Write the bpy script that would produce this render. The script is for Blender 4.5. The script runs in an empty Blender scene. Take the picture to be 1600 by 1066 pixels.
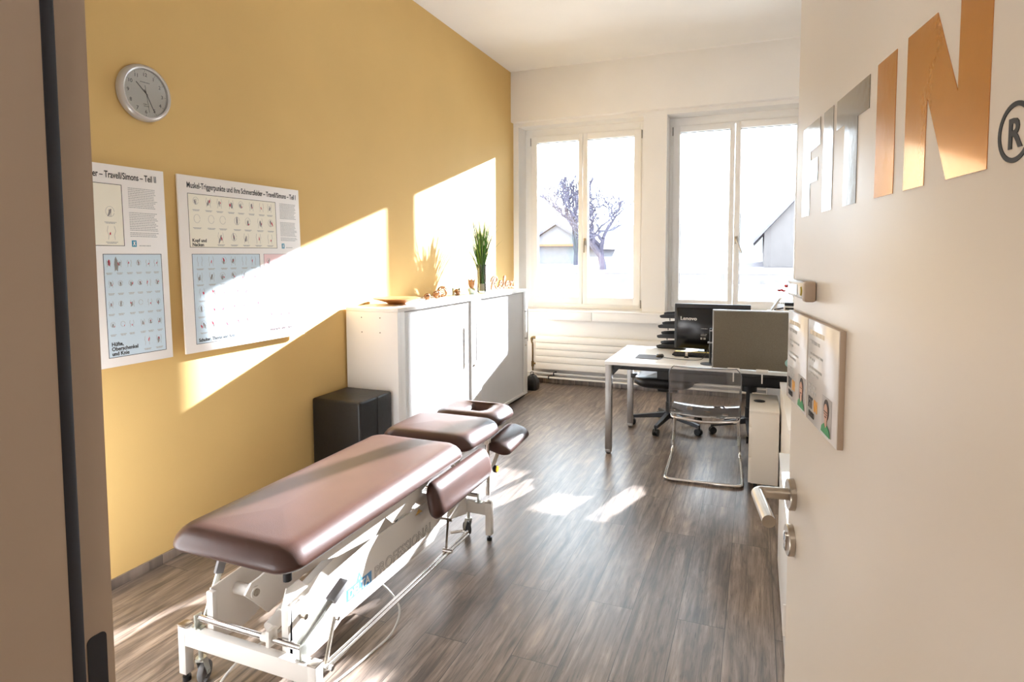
import bpy, bmesh, math, random
from mathutils import Vector, Matrix
PI = math.pi
rnd = random.Random(7)
scene = bpy.context.scene
COL = scene.collection

# ------------------------------------------------------------------ camera, sky, sun, exposure
cam_d = bpy.data.cameras.new('camera')
cam = bpy.data.objects.new('camera', cam_d); COL.objects.link(cam); scene.camera = cam
F, PX, PY = 944.0, 806.5, 456.5
YAW, PITCH, ROLL = 0.37853591, 0.06197055, -0.00302181
cam_d.sensor_fit = 'HORIZONTAL'; cam_d.sensor_width = 36.0
cam_d.lens = F / 1600 * 36
cam_d.shift_x = (800 - PX) / 1600
cam_d.shift_y = (PY - 533) / 1600
cam_d.clip_start = 0.05; cam_d.clip_end = 500
_f = Vector((-math.sin(YAW)*math.cos(PITCH), math.cos(YAW)*math.cos(PITCH), -math.sin(PITCH)))
_r0 = Vector((math.cos(YAW), math.sin(YAW), 0)); _u0 = _r0.cross(_f)
_r = _r0*math.cos(ROLL) + _u0*math.sin(ROLL); _u = -_r0*math.sin(ROLL) + _u0*math.cos(ROLL)
_m = Matrix((( _r.x, _u.x, -_f.x, 2.636), (_r.y, _u.y, -_f.y, 0.0), (_r.z, _u.z, -_f.z, 1.48), (0, 0, 0, 1)))
cam.matrix_world = _m

world = bpy.data.worlds.new('world'); scene.world = world; world.use_nodes = True
_bg = world.node_tree.nodes['Background']
_bg.inputs[0].default_value = (0.75, 0.885, 1.0, 1); _bg.inputs[1].default_value = 7.8

sun_d = bpy.data.lights.new('sun', 'SUN'); sun = bpy.data.objects.new('sun', sun_d); COL.objects.link(sun)
sun_d.energy = 42.0; sun_d.color = (0.89, 0.925, 1.0); sun_d.angle = 0.010
sun.rotation_euler = Vector((1.0, 3.43, 1.13)).to_track_quat('Z', 'Y').to_euler()

lamp_d = bpy.data.lights.new('corridor_fill_light', 'AREA'); lamp = bpy.data.objects.new('corridor_fill_light', lamp_d); COL.objects.link(lamp)  # fill light of the lamp added in the unseen corridor
lamp_d.shape = 'RECTANGLE'; lamp_d.size = 1.1; lamp_d.size_y = 0.25; lamp_d.energy = 12.0; lamp_d.color = (1.0, 0.94, 0.88)
lamp.location = (2.3, -0.75, 2.50)

vs = scene.view_settings
vs.view_transform = 'Standard'; vs.look = 'None'; vs.gamma = 1.0; vs.exposure = 0.45
try: vs.use_curve_mapping = False
except Exception: pass
scene.cycles.use_denoising = True
try: scene.cycles.denoiser = 'OPENIMAGEDENOISE'
except Exception: pass
scene.cycles.max_bounces = 10; scene.cycles.diffuse_bounces = 6; scene.cycles.transparent_max_bounces = 24
scene.cycles.sample_clamp_indirect = 6.0
scene.cycles.caustics_reflective = False; scene.cycles.caustics_refractive = False

# ------------------------------------------------------------------ materials
def lin(c):
    return tuple(((x/255)/12.92 if x/255 <= 0.04045 else (((x/255)+0.055)/1.055)**2.4) for x in c)
def mat(name, rgb, rough=0.5, metal=0.0, spec=0.5, var=0.0, vscale=8.0, bump=0.0, bscale=60.0, coat=0.0):
    m = bpy.data.materials.new(name); m.use_nodes = True
    nt = m.node_tree; b = nt.nodes['Principled BSDF']
    c = lin(rgb)
    b.inputs['Base Color'].default_value = (*c, 1); b.inputs['Roughness'].default_value = rough
    b.inputs['Metallic'].default_value = metal; b.inputs['Specular IOR Level'].default_value = spec
    if coat: b.inputs['Coat Weight'].default_value = coat; b.inputs['Coat Roughness'].default_value = 0.08
    geo = nt.nodes.new('ShaderNodeNewGeometry')
    if var:
        n = nt.nodes.new('ShaderNodeTexNoise'); n.inputs['Scale'].default_value = vscale; n.inputs['Detail'].default_value = 4
        nt.links.new(geo.outputs['Position'], n.inputs['Vector'])
        r = nt.nodes.new('ShaderNodeValToRGB')
        r.color_ramp.elements[0].position = 0.3; r.color_ramp.elements[1].position = 0.7
        r.color_ramp.elements[0].color = (*[x*(1-var) for x in c], 1); r.color_ramp.elements[1].color = (*[min(1, x*(1+var)) for x in c], 1)
        nt.links.new(n.outputs['Fac'], r.inputs['Fac']); nt.links.new(r.outputs['Color'], b.inputs['Base Color'])
    if bump:
        n2 = nt.nodes.new('ShaderNodeTexNoise'); n2.inputs['Scale'].default_value = bscale; n2.inputs['Detail'].default_value = 5
        nt.links.new(geo.outputs['Position'], n2.inputs['Vector'])
        bp = nt.nodes.new('ShaderNodeBump'); bp.inputs['Strength'].default_value = bump; bp.inputs['Distance'].default_value = 0.004
        nt.links.new(n2.outputs['Fac'], bp.inputs['Height']); nt.links.new(bp.outputs['Normal'], b.inputs['Normal'])
    return m
def clear(name, tint=(1, 1, 1), ior=1.45, rough=0.0, mixmin=0.0):
    m = bpy.data.materials.new(name); m.use_nodes = True; nt = m.node_tree; nt.nodes.clear()
    o = nt.nodes.new('ShaderNodeOutputMaterial'); t = nt.nodes.new('ShaderNodeBsdfTransparent'); g = nt.nodes.new('ShaderNodeBsdfGlossy')
    fr = nt.nodes.new('ShaderNodeFresnel'); mx = nt.nodes.new('ShaderNodeMixShader')
    t.inputs[0].default_value = (*tint, 1); g.inputs['Roughness'].default_value = rough; fr.inputs['IOR'].default_value = ior
    if mixmin:
        ad = nt.nodes.new('ShaderNodeMath'); ad.operation = 'ADD'; ad.inputs[1].default_value = mixmin; ad.use_clamp = True
        nt.links.new(fr.outputs[0], ad.inputs[0]); nt.links.new(ad.outputs[0], mx.inputs[0])
    else:
        nt.links.new(fr.outputs[0], mx.inputs[0])
    nt.links.new(t.outputs[0], mx.inputs[1]); nt.links.new(g.outputs[0], mx.inputs[2]); nt.links.new(mx.outputs[0], o.inputs[0])
    return m
def acrylic_mat():
    m = clear('smoky_acrylic', (0.87, 0.87, 0.88), ior=1.49, mixmin=0.06); nt = m.node_tree
    out = [n for n in nt.nodes if n.type == 'OUTPUT_MATERIAL'][0]; src = out.inputs[0].links[0].from_socket
    d = nt.nodes.new('ShaderNodeBsdfDiffuse'); d.inputs[0].default_value = (0.8, 0.8, 0.82, 1); mx = nt.nodes.new('ShaderNodeMixShader'); mx.inputs[0].default_value = 0.08
    nt.links.new(src, mx.inputs[1]); nt.links.new(d.outputs[0], mx.inputs[2]); nt.links.new(mx.outputs[0], out.inputs[0]); return m
def floor_mat():
    m = bpy.data.materials.new('wood_planks'); m.use_nodes = True; nt = m.node_tree; b = nt.nodes['Principled BSDF']; L = nt.links.new
    geo = nt.nodes.new('ShaderNodeNewGeometry'); sp = nt.nodes.new('ShaderNodeSeparateXYZ'); cb = nt.nodes.new('ShaderNodeCombineXYZ')
    L(geo.outputs['Position'], sp.inputs[0]); L(sp.outputs['Y'], cb.inputs['X']); L(sp.outputs['X'], cb.inputs['Y'])
    br = nt.nodes.new('ShaderNodeTexBrick'); br.offset = 0.37; br.offset_frequency = 2
    br.inputs['Scale'].default_value = 1.0; br.inputs['Brick Width'].default_value = 1.22; br.inputs['Row Height'].default_value = 0.182
    br.inputs['Mortar Size'].default_value = 0.0012; br.inputs['Mortar Smooth'].default_value = 0.1; br.inputs['Bias'].default_value = 0.0
    br.inputs['Color1'].default_value = (0, 0, 0, 1); br.inputs['Color2'].default_value = (1, 1, 1, 1); br.inputs['Mortar'].default_value = (0.5, 0.5, 0.5, 1)
    L(cb.outputs[0], br.inputs['Vector'])
    # per-plank offset for the grain
    vm = nt.nodes.new('ShaderNodeVectorMath'); vm.operation = 'MULTIPLY_ADD'
    vm.inputs[1].default_value = (1, 1, 1); 
    mul = nt.nodes.new('ShaderNodeVectorMath'); mul.operation = 'SCALE'; mul.inputs['Scale'].default_value = 7.0
    L(br.outputs['Color'], mul.inputs[0]); L(cb.outputs[0], vm.inputs[0]); L(mul.outputs[0], vm.inputs[2])
    mp = nt.nodes.new('ShaderNodeMapping'); mp.inputs['Scale'].default_value = (2.0, 38, 1); L(vm.outputs[0], mp.inputs['Vector'])
    n1 = nt.nodes.new('ShaderNodeTexNoise'); n1.inputs['Scale'].default_value = 1.0; n1.inputs['Detail'].default_value = 6; n1.inputs['Roughness'].default_value = 0.65; n1.inputs['Distortion'].default_value = 0.6
    L(mp.outputs[0], n1.inputs['Vector'])
    mp2 = nt.nodes.new('ShaderNodeMapping'); mp2.inputs['Scale'].default_value = (3.0, 14, 1); L(vm.outputs[0], mp2.inputs['Vector'])
    n2 = nt.nodes.new('ShaderNodeTexNoise'); n2.inputs['Scale'].default_value = 1.0; n2.inputs['Detail'].default_value = 5; n2.inputs['Distortion'].default_value = 1.2
    L(mp2.outputs[0], n2.inputs['Vector'])
    mp3 = nt.nodes.new('ShaderNodeMapping'); mp3.inputs['Scale'].default_value = (6.0, 150, 1); L(vm.outputs[0], mp3.inputs['Vector'])
    n3 = nt.nodes.new('ShaderNodeTexNoise'); n3.inputs['Scale'].default_value = 1.0; n3.inputs['Detail'].default_value = 3; n3.inputs['Distortion'].default_value = 2.0
    L(mp3.outputs[0], n3.inputs['Vector'])
    r1 = nt.nodes.new('ShaderNodeValToRGB'); e = r1.color_ramp.elements
    e[0].position = 0.30; e[0].color = (*lin((88, 80, 75)), 1); e[1].position = 0.72; e[1].color = (*lin((180, 168, 156)), 1)
    x = e.new(0.47); x.color = (*lin((134, 122, 113)), 1); x = e.new(0.58); x.color = (*lin((153, 140, 130)), 1)
    L(n1.outputs['Fac'], r1.inputs['Fac'])
    r2 = nt.nodes.new('ShaderNodeValToRGB'); e = r2.color_ramp.elements
    e[0].position = 0.3; e[0].color = (0.48, 0.46, 0.45, 1); e[1].position = 0.72; e[1].color = (1.30, 1.24, 1.16, 1)
    L(n2.outputs['Fac'], r2.inputs['Fac'])
    mx = nt.nodes.new('ShaderNodeMix'); mx.data_type = 'RGBA'; mx.blend_type = 'MULTIPLY'; mx.inputs['Factor'].default_value = 1.0
    L(r1.outputs['Color'], mx.inputs['A']); L(r2.outputs['Color'], mx.inputs['B'])
    r4 = nt.nodes.new('ShaderNodeValToRGB'); e = r4.color_ramp.elements
    e[0].position = 0.34; e[0].color = (0.42, 0.40, 0.39, 1); e[1].position = 0.44; e[1].color = (1, 1, 1, 1)
    L(n3.outputs['Fac'], r4.inputs['Fac'])
    mx4 = nt.nodes.new('ShaderNodeMix'); mx4.data_type = 'RGBA'; mx4.blend_type = 'MULTIPLY'; mx4.inputs['Factor'].default_value = 0.8
    L(mx.outputs['Result'], mx4.inputs['A']); L(r4.outputs['Color'], mx4.inputs['B'])
    r3 = nt.nodes.new('ShaderNodeValToRGB'); e = r3.color_ramp.elements
    e[0].color = (0.78, 0.77, 0.77, 1); e[1].color = (1.14, 1.10, 1.06, 1); L(br.outputs['Color'], r3.inputs['Fac'])
    mx2 = nt.nodes.new('ShaderNodeMix'); mx2.data_type = 'RGBA'; mx2.blend_type = 'MULTIPLY'; mx2.inputs['Factor'].default_value = 1.0
    L(mx4.outputs['Result'], mx2.inputs['A']); L(r3.outputs['Color'], mx2.inputs['B'])
    mx3 = nt.nodes.new('ShaderNodeMix'); mx3.data_type = 'RGBA'; mx3.blend_type = 'MIX'
    L(br.outputs['Fac'], mx3.inputs['Factor']); L(mx2.outputs['Result'], mx3.inputs['A']); mx3.inputs['B'].default_value = (*lin((45, 36, 30)), 1)
    L(mx3.outputs['Result'], b.inputs['Base Color'])
    rr = nt.nodes.new('ShaderNodeMapRange'); rr.inputs['To Min'].default_value = 0.38; rr.inputs['To Max'].default_value = 0.26
    L(n1.outputs['Fac'], rr.inputs['Value']); L(rr.outputs['Result'], b.inputs['Roughness'])
    b.inputs['Specular IOR Level'].default_value = 0.75
    ad = nt.nodes.new('ShaderNodeMath'); ad.operation = 'ADD'; L(n1.outputs['Fac'], ad.inputs[0]); L(r4.outputs['Color'], ad.inputs[1])
    bp = nt.nodes.new('ShaderNodeBump'); bp.inputs['Strength'].default_value = 0.08; bp.inputs['Distance'].default_value = 0.002
    L(ad.outputs[0], bp.inputs['Height']); L(bp.outputs['Normal'], b.inputs['Normal'])
    return m
def wood_mat(name, a, b_):
    m = bpy.data.materials.new(name); m.use_nodes = True; nt = m.node_tree; b = nt.nodes['Principled BSDF']; L = nt.links.new
    geo = nt.nodes.new('ShaderNodeNewGeometry'); mp = nt.nodes.new('ShaderNodeMapping'); mp.inputs['Scale'].default_value = (8, 8, 60)
    L(geo.outputs['Position'], mp.inputs['Vector'])
    n = nt.nodes.new('ShaderNodeTexNoise'); n.inputs['Scale'].default_value = 1.5; n.inputs['Detail'].default_value = 4; L(mp.outputs[0], n.inputs['Vector'])
    r = nt.nodes.new('ShaderNodeValToRGB'); r.color_ramp.elements[0].color = (*lin(a), 1); r.color_ramp.elements[1].color = (*lin(b_), 1)
    r.color_ramp.elements[0].position = 0.35; r.color_ramp.elements[1].position = 0.65
    L(n.outputs['Fac'], r.inputs['Fac']); L(r.outputs['Color'], b.inputs['Base Color']); b.inputs['Roughness'].default_value = 0.5
    return m

M = dict(
    floor=floor_mat(),
    yellow=mat('yellow_paint', (215, 181, 118), 0.75, spec=0.25, var=0.03, vscale=1.5, bump=0.05, bscale=180),
    white_wall=mat('white_paint', (238, 235, 231), 0.8, spec=0.25, var=0.02, vscale=2, bump=0.05, bscale=150),
    ceil=mat('ceiling_paint', (236, 233, 229), 0.85, spec=0.2, var=0.02, vscale=2),
    corridor=mat('corridor_paint', (218, 212, 204), 0.8, spec=0.2, var=0.02),
    frame=mat('window_white', (243, 241, 238), 0.4, var=0.01),
    steel_frame=mat('door_frame_paint', (180, 160, 140), 0.45, var=0.02, vscale=3),
    gasket=mat('dark_rubber', (28, 28, 36), 0.6, var=0.1),
    door=mat('door_laminate', (230, 219, 204), 0.36, spec=0.4, var=0.01, vscale=3),
    vinyl_grey=mat('silver_vinyl', (112, 110, 108), 0.10, metal=0.6, var=0.03, vscale=30, bump=0.03, bscale=90, coat=1.0),
    vinyl_orange=mat('copper_vinyl', (196, 128, 62), 0.16, metal=0.35, var=0.03, vscale=30, bump=0.03, bscale=90, coat=1.0),
    black=mat('black_plastic', (22, 22, 24), 0.38, var=0.08, vscale=20),
    gloss_black=mat('glossy_black', (8, 8, 10), 0.18, var=0.1),
    dark_grey=mat('dark_grey_plastic', (52, 53, 57), 0.4, var=0.05, vscale=20),
    ink=mat('black_ink', (35, 33, 33), 0.6, var=0.05),
    ink_grey=mat('grey_ink', (140, 136, 132), 0.6, var=0.05),
    ink_red=mat('red_ink', (196, 32, 62), 0.6, var=0.1),
    ink_soft=mat('pale_grey_ink', (176, 174, 170), 0.6, var=0.05),
    paper=mat('poster_white', (238, 232, 226), 0.45, var=0.01),
    cream=mat('poster_cream', (238, 231, 212), 0.45, var=0.01),
    pblue=mat('poster_blue', (200, 216, 226), 0.45, var=0.02),
    ppink=mat('poster_pink', (240, 205, 204), 0.45, var=0.02),
    logo_orange=mat('logo_orange', (226, 160, 48), 0.5, var=0.03),
    pteal=mat('teal_ink', (20, 140, 170), 0.5, var=0.05),
    chrome=mat('chrome', (225, 222, 218), 0.12, metal=1.0, var=0.02),
    steel=mat('brushed_steel', (178, 168, 155), 0.32, metal=1.0, var=0.05, vscale=60),
    alu=mat('aluminium', (172, 170, 168), 0.38, metal=0.9, var=0.03, vscale=30),
    zinc=mat('zinc_steel', (196, 198, 190), 0.35, metal=0.9, var=0.06, vscale=30),
    clock_rim=mat('silver_plastic', (196, 192, 188), 0.3, metal=0.35, var=0.02),
    clock_face=mat('clock_dial', (250, 246, 240), 0.5, var=0.01),
    cab=mat('cabinet_white', (240, 238, 235), 0.42, var=0.01, vscale=3),
    tambour=mat('tambour_white', (236, 236, 236), 0.42, var=0.01),
    leather=mat('brown_leather', (72, 48, 41), 0.36, spec=0.42, var=0.10, vscale=9, bump=0.14, bscale=420),
    black_leather=mat('black_leather', (18, 16, 15), 0.42, spec=0.5, var=0.15, vscale=14, bump=0.35, bscale=40),
    enamel=mat('white_enamel', (238, 233, 226), 0.32, var=0.01),
    grey_rubber=mat('grey_rubber', (112, 110, 110), 0.6, var=0.06, vscale=40),
    dark_rubber=mat('wheel_rubber', (56, 56, 60), 0.55, var=0.06),
    cable=mat('grey_cable', (196, 192, 184), 0.5, var=0.03),
    blue=mat('logo_blue', (92, 150, 200), 0.5, var=0.03),
    outline=mat('letter_outline', (92, 84, 80), 0.6, var=0.03),
    knob_yellow=mat('knob_yellow', (232, 176, 36), 0.4, var=0.04),
    rad=mat('radiator_white', (240, 235, 226), 0.4, var=0.01),
    brass=mat('old_brass', (138, 116, 80), 0.4, metal=0.9, var=0.15, vscale=40),
    desk=mat('desk_white', (246, 245, 243), 0.3, var=0.01),
    screen=mat('taupe_fabric', (112, 104, 90), 0.9, spec=0.15, var=0.12, vscale=260, bump=0.3, bscale=500),
    beige=mat('beige_metal', (246, 240, 230), 0.42, var=0.01),
    pad=mat('mousepad_grey', (122, 124, 134), 0.7, var=0.05),
    yellow_paper=mat('yellow_paper', (246, 226, 140), 0.7, var=0.02),
    mask=mat('mask_teal', (160, 196, 190), 0.8, var=0.05, vscale=40),
    red=mat('flower_red', (206, 40, 36), 0.5, var=0.15, vscale=40),
    wood=wood_mat('light_wood', (156, 104, 54), (182, 128, 74)),
    sign_wood=wood_mat('sign_wood', (112, 70, 32), (146, 96, 48)),
    rattan=wood_mat('rattan', (128, 82, 40), (176, 124, 72)),
    green=mat('grass_green', (92, 132, 42), 0.5, var=0.35, vscale=70),
    green2=mat('grass_dark', (44, 84, 36), 0.5, var=0.3, vscale=60),
    stone=mat('pale_pebbles', (226, 206, 188), 0.6, var=0.1, vscale=80),
    glass=clear('window_glass', (0.985, 0.99, 0.99)),
    vase_glass=clear('vase_glass', (0.90, 0.95, 0.93), rough=0.02),
    acrylic=acrylic_mat(), acrylic_edge=mat('acrylic_edge', (120, 120, 124), 0.12, metal=0.4, var=0.05),
    skin=mat('portrait_skin', (206, 160, 136), 0.6, var=0.05),
    hair=mat('portrait_hair', (46, 32, 28), 0.6, var=0.1),
    shirt=mat('portrait_green', (60, 150, 90), 0.6, var=0.1),
    pgrey=mat('portrait_grey', (178, 172, 168), 0.6, var=0.05),
    plate_face=mat('plate_white', (228, 222, 216), 0.18, var=0.01),
    vial=mat('tinted_window', (196, 208, 212), 0.2, var=0.03),
    vial_dark=mat('tinted_dark', (40, 52, 48), 0.2, var=0.05),
    vial_yellow=mat('bubble_yellow', (196, 172, 60), 0.3, var=0.1),
    bark=mat('bark', (112, 108, 112), 0.9, spec=0.1, var=0.15, vscale=4),
    bark2=mat('bark_pale', (84, 80, 92), 0.9, spec=0.1, var=0.15, vscale=4),
    concrete=mat('pale_concrete', (205, 203, 200), 0.9, spec=0.1, var=0.08, vscale=1.5),
    parapet=mat('garden_wall_stone', (122, 116, 120), 0.9, spec=0.1, var=0.2, vscale=3),
    house=mat('house_render', (112, 106, 104), 0.9, spec=0.1, var=0.06, vscale=3),
    house2=mat('pale_house_render', (128, 127, 130), 0.9, spec=0.1, var=0.05, vscale=3),
    roof=mat('roof_tiles', (112, 108, 112), 0.9, spec=0.1, var=0.1, vscale=8),
    orange=mat('orange_awning', (170, 104, 76), 0.8, var=0.05),
    hill=mat('hazy_hill', (108, 108, 104), 1.0, spec=0.0, var=0.06, vscale=0.2),
)
def emis(name, rgb, s):
    m = bpy.data.materials.new(name); m.use_nodes = True; b = m.node_tree.nodes['Principled BSDF']
    b.inputs['Emission Color'].default_value = (*rgb, 1); b.inputs['Emission Strength'].default_value = s; return m
M['diffuser'] = emis('lamp_diffuser', (1, 0.88, 0.74), 3.0)

# ------------------------------------------------------------------ helpers
class MB:
    def __init__(s): s.bm = bmesh.new()
    def box(s, a, b, bev=0.0, seg=2):
        lo = [min(a[i], b[i]) for i in range(3)]; hi = [max(a[i], b[i]) for i in range(3)]
        g = bmesh.ops.create_cube(s.bm, size=1.0)
        for v in g['verts']: v.co = Vector([lo[i] + (v.co[i]+0.5)*(hi[i]-lo[i]) for i in range(3)])
        if bev:
            es = list({e for v in g['verts'] for e in v.link_edges})
            bmesh.ops.bevel(s.bm, geom=es, offset=bev, segments=seg, affect='EDGES', profile=0.5)
        return s
    def prism(s, pts, ax, a, b):            # polygon in the two other axes, extruded along ax from a to b
        o = [i for i in range(3) if i != ax]
        def P(p, t):
            c = [0, 0, 0]; c[ax] = t; c[o[0]] = p[0]; c[o[1]] = p[1]; return s.bm.verts.new(c)
        A = [P(p, a) for p in pts]; B = [P(p, b) for p in pts]; n = len(pts)
        fs = [s.bm.faces.new(A), s.bm.faces.new(B[::-1])]
        for i in range(n): fs.append(s.bm.faces.new([A[i], B[i], B[(i+1) % n], A[(i+1) % n]]))
        bmesh.ops.recalc_face_normals(s.bm, faces=fs); return s
    def loft(s, rings, cap=True, closed=True):
        R = [[s.bm.verts.new(p) for p in r] for r in rings]; n = len(rings[0]); fs = []
        for i in range(len(R)-1):
            for j in range(n if closed else n-1):
                k = (j+1) % n
                fs.append(s.bm.faces.new([R[i][j], R[i][k], R[i+1][k], R[i+1][j]]))
        if cap:
            fs.append(s.bm.faces.new(R[0][::-1])); fs.append(s.bm.faces.new(R[-1]))
        bmesh.ops.recalc_face_normals(s.bm, faces=fs); return s
    def tube(s, pts, r, seg=10, closed=False, cap=True, flat=None):
        pts = [Vector(p) for p in pts]; n = len(pts); rs = r if isinstance(r, (list, tuple)) else [r]*n
        rings = []; up = None
        for i in range(n):
            if closed: d = pts[(i+1) % n] - pts[i-1]
            else: d = pts[min(i+1, n-1)] - pts[max(i-1, 0)]
            d.normalize()
            if up is None:
                up = Vector((0, 0, 1)) if abs(d.z) < 0.9 else Vector((1, 0, 0))
            u = (up - d*up.dot(d)).normalized(); up = u; w = d.cross(u)
            rings.append([pts[i] + (u*math.cos(2*PI*k/seg) + w*math.sin(2*PI*k/seg))*rs[i] for k in range(seg)])
        if closed: rings.append(rings[0]); s.loft(rings, cap=False)
        else: s.loft(rings, cap=cap)
        return s
    def cyl(s, a, b, r, seg=20, r2=None): return s.tube([a, b], [r, r if r2 is None else r2], seg)
    def lathe(s, prof, c=(0, 0, 0), axis='z', seg=28, cap=True):   # prof: (radius, height)
        rings = []
        for r, h in prof:
            ring = []
            for k in range(seg):
                a = 2*PI*k/seg; x, y = r*math.cos(a), r*math.sin(a)
                v = (x, y, h) if axis == 'z' else ((h, x, y) if axis == 'x' else (x, -h, y))
                ring.append((c[0]+v[0], c[1]+v[1], c[2]+v[2]))
            rings.append(ring)
        return s.loft(rings, cap=cap)
    def sphere(s, c, r, u=14, v=10, sc=(1, 1, 1)):
        g = bmesh.ops.create_uvsphere(s.bm, u_segments=u, v_segments=v, radius=r)
        for q in g['verts']: q.co = Vector((q.co.x*sc[0]+c[0], q.co.y*sc[1]+c[1], q.co.z*sc[2]+c[2]))
        return s
    def poly(s, pts, depth=0.0004, y=0.0):  # flat print in the local x-z plane, facing -y
        return s.prism(pts, 1, y-depth, y)
    def bars(s, x0, x1, z, h, rng, y=0.0, depth=0.0004, words=True):   # a line of illegible small print
        x = x0
        while x < x1:
            w = min(rng.uniform(0.6, 2.2)*h*1.6, x1-x)
            if w > h*0.4: s.box((x, y-depth, z), (x+w, y, z+h))
            x += w + h*0.55
        return s
    def text(s, body, size, x, z, y=0.0, depth=0.0006, align='LEFT', sx=1.0, bold=0.0, outline=0.0, shear=0.0, fit=0):
        c = bpy.data.curves.new('t', 'FONT'); c.body = body; c.size = size; c.align_x = align; c.extrude = depth/2; c.offset = bold; c.shear = shear
        c.resolution_u = 3
        if outline: c.fill_mode = 'NONE'; c.bevel_depth = outline; c.extrude = 0.0; c.bevel_resolution = 0
        o = bpy.data.objects.new('t', c); COL.objects.link(o)
        bpy.context.view_layer.update()
        me = bpy.data.meshes.new_from_object(o.evaluated_get(bpy.context.evaluated_depsgraph_get()))
        COL.objects.unlink(o); bpy.data.objects.remove(o); bpy.data.curves.remove(c)
        if fit: sx = fit/(max(v.co.x for v in me.vertices)-min(v.co.x for v in me.vertices))
        me.transform(Matrix.Translation((x, y-depth/2, z)) @ Matrix.Diagonal((sx, 1, 1, 1)) @ Matrix.Rotation(PI/2, 4, 'X'))
        s.bm.from_mesh(me); bpy.data.meshes.remove(me); return s
    def xform(s, mtx): bmesh.ops.transform(s.bm, matrix=mtx, verts=s.bm.verts); return s
def tag(o, label=None, cat=None, group=None, kind=None):
    if label: o['label'] = label
    if cat: o['category'] = cat
    if group: o['group'] = group
    if kind: o['kind'] = kind
    return o
ROOT = {}
def thing(name, label, cat, loc=(0, 0, 0), rotz=0.0, group=None, kind=None):
    o = bpy.data.objects.new(name, None); COL.objects.link(o); o.empty_display_size = 0.05
    o.location = loc; o.rotation_euler = (0, 0, rotz)
    ROOT[o] = Matrix.Translation(loc) @ Matrix.Rotation(rotz, 4, 'Z')
    return tag(o, label, cat, group, kind)
def obj(name, mb, m, parent=None, local=False, smooth=40, label=None):
    me = bpy.data.meshes.new(name)
    if not smooth: bmesh.ops.triangulate(mb.bm, faces=[f for f in mb.bm.faces if len(f.verts) > 4], ngon_method='EAR_CLIP')
    bmesh.ops.remove_doubles(mb.bm, verts=mb.bm.verts, dist=1e-6)
    mb.bm.to_mesh(me); mb.bm.free(); me.materials.append(M[m] if isinstance(m, str) else m)
    o = bpy.data.objects.new(name, me); COL.objects.link(o)
    if parent is not None:
        o.parent = parent
        root = parent
        while root.parent: root = root.parent
        if not local and root in ROOT: me.transform(ROOT[root].inverted())
    if smooth:
        for p in me.polygons: p.use_smooth = True
        try: me.set_sharp_from_angle(angle=math.radians(smooth))
        except Exception: pass
    if label: o['label'] = label
    return o
def single(name, mb, m, label, cat, group=None, kind=None, smooth=40):
    return tag(obj(name, mb, m, smooth=smooth), label, cat, group, kind)
def struct(name, mb, m, smooth=40): return tag(obj(name, mb, m, smooth=smooth), kind='structure')
def copy_tree(o, parent=None):
    c = o.copy(); COL.objects.link(c)
    if parent: c.parent = parent
    for ch in list(o.children): copy_tree(ch, c)
    return c
def rrect(x0, x1, y0, y1, r, n=7):
    r = max(r, 0.003); P = []
    for cx, cy, a0 in ((x1-r, y0+r, -PI/2), (x1-r, y1-r, 0), (x0+r, y1-r, PI/2), (x0+r, y0+r, PI)):
        for k in range(n+1): a = a0 + k*PI/2/n; P.append((cx+r*math.cos(a), cy+r*math.sin(a)))
    return P
def pad(mb, x0, x1, y0, y1, r, z0, z1, crown=0.006, soft=1.0):
    h = z1-z0
    prof = [(0.035, 0.0), (0.008, 0.05), (0.0, 0.18), (0.001, 0.34), (0.008*soft, 0.55), (0.020*soft, 0.75), (0.036*soft, 0.9), (0.056*soft, 0.98), (0.085*soft, 1.0)]
    rings = [[(p[0], p[1], z0+h*t) for p in rrect(x0+i, x1-i, y0+i, y1-i, r-i*0.6)] for i, t in prof]
    w = min(x1-x0, y1-y0)/2
    for k in (0.6, 0.8, 0.97):
        i = 0.085*soft + (w-0.085*soft)*k*0.98
        rings.append([(p[0], p[1], z1+crown*k) for p in rrect(x0+i, x1-i, y0+i, y1-i, 0.004)])
    mb.loft(rings); return mb
def cr(pts, n=8, closed=False):              # Catmull-Rom
    P = [Vector(p) for p in pts]; out = []; m = len(P)
    for i in range(m if closed else m-1):
        if closed: a, b, c, d = P[i-1], P[i], P[(i+1) % m], P[(i+2) % m]
        else: a, b, c, d = P[max(i-1, 0)], P[i], P[i+1], P[min(i+2, m-1)]
        for k in range(n):
            t = k/n
            out.append(0.5*((2*b) + (c-a)*t + (2*a-5*b+4*c-d)*t*t + (3*b-a-3*c+d)*t**3))
    if not closed: out.append(P[-1])
    return out

# ------------------------------------------------------------------ the room
CEIL = 3.543
struct('floor', MB().box((-0.3, -2.2, -0.08), (5.6, 7.05, 0.0)), 'floor')
struct('ceiling', MB().box((-0.3, 0.15, CEIL), (5.6, 7.05, CEIL+0.1)), 'ceil')
struct('wall_left', MB().box((-0.2, 0.15, 0), (0, 7.05, CEIL)), 'yellow')
struct('wall_right', MB().box((5.3, 0.15, 0), (5.5, 7.05, CEIL)), 'white_wall')
OPEN = [(0.065, 1.490), (1.735, 3.125), (3.66, 5.085)]
WB = MB()
YW, YO = 6.554, 7.05
WB.box((0, YW, 0), (5.3, YO, 0.845)); WB.box((0, YW, 2.94), (5.3, YO, CEIL))
xs = [0.0] + [v for o in OPEN for v in o] + [5.3]
for i in range(0, len(xs), 2): WB.box((xs[i], YW, 0.845), (xs[i+1], YO, 2.94))
struct('wall_back', WB, 'white_wall')
struct('trim_1', MB().box((0.0, 6.474, 2.983), (5.3, 6.56, CEIL), 0.004), 'white_wall')     # lintel beam
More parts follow.
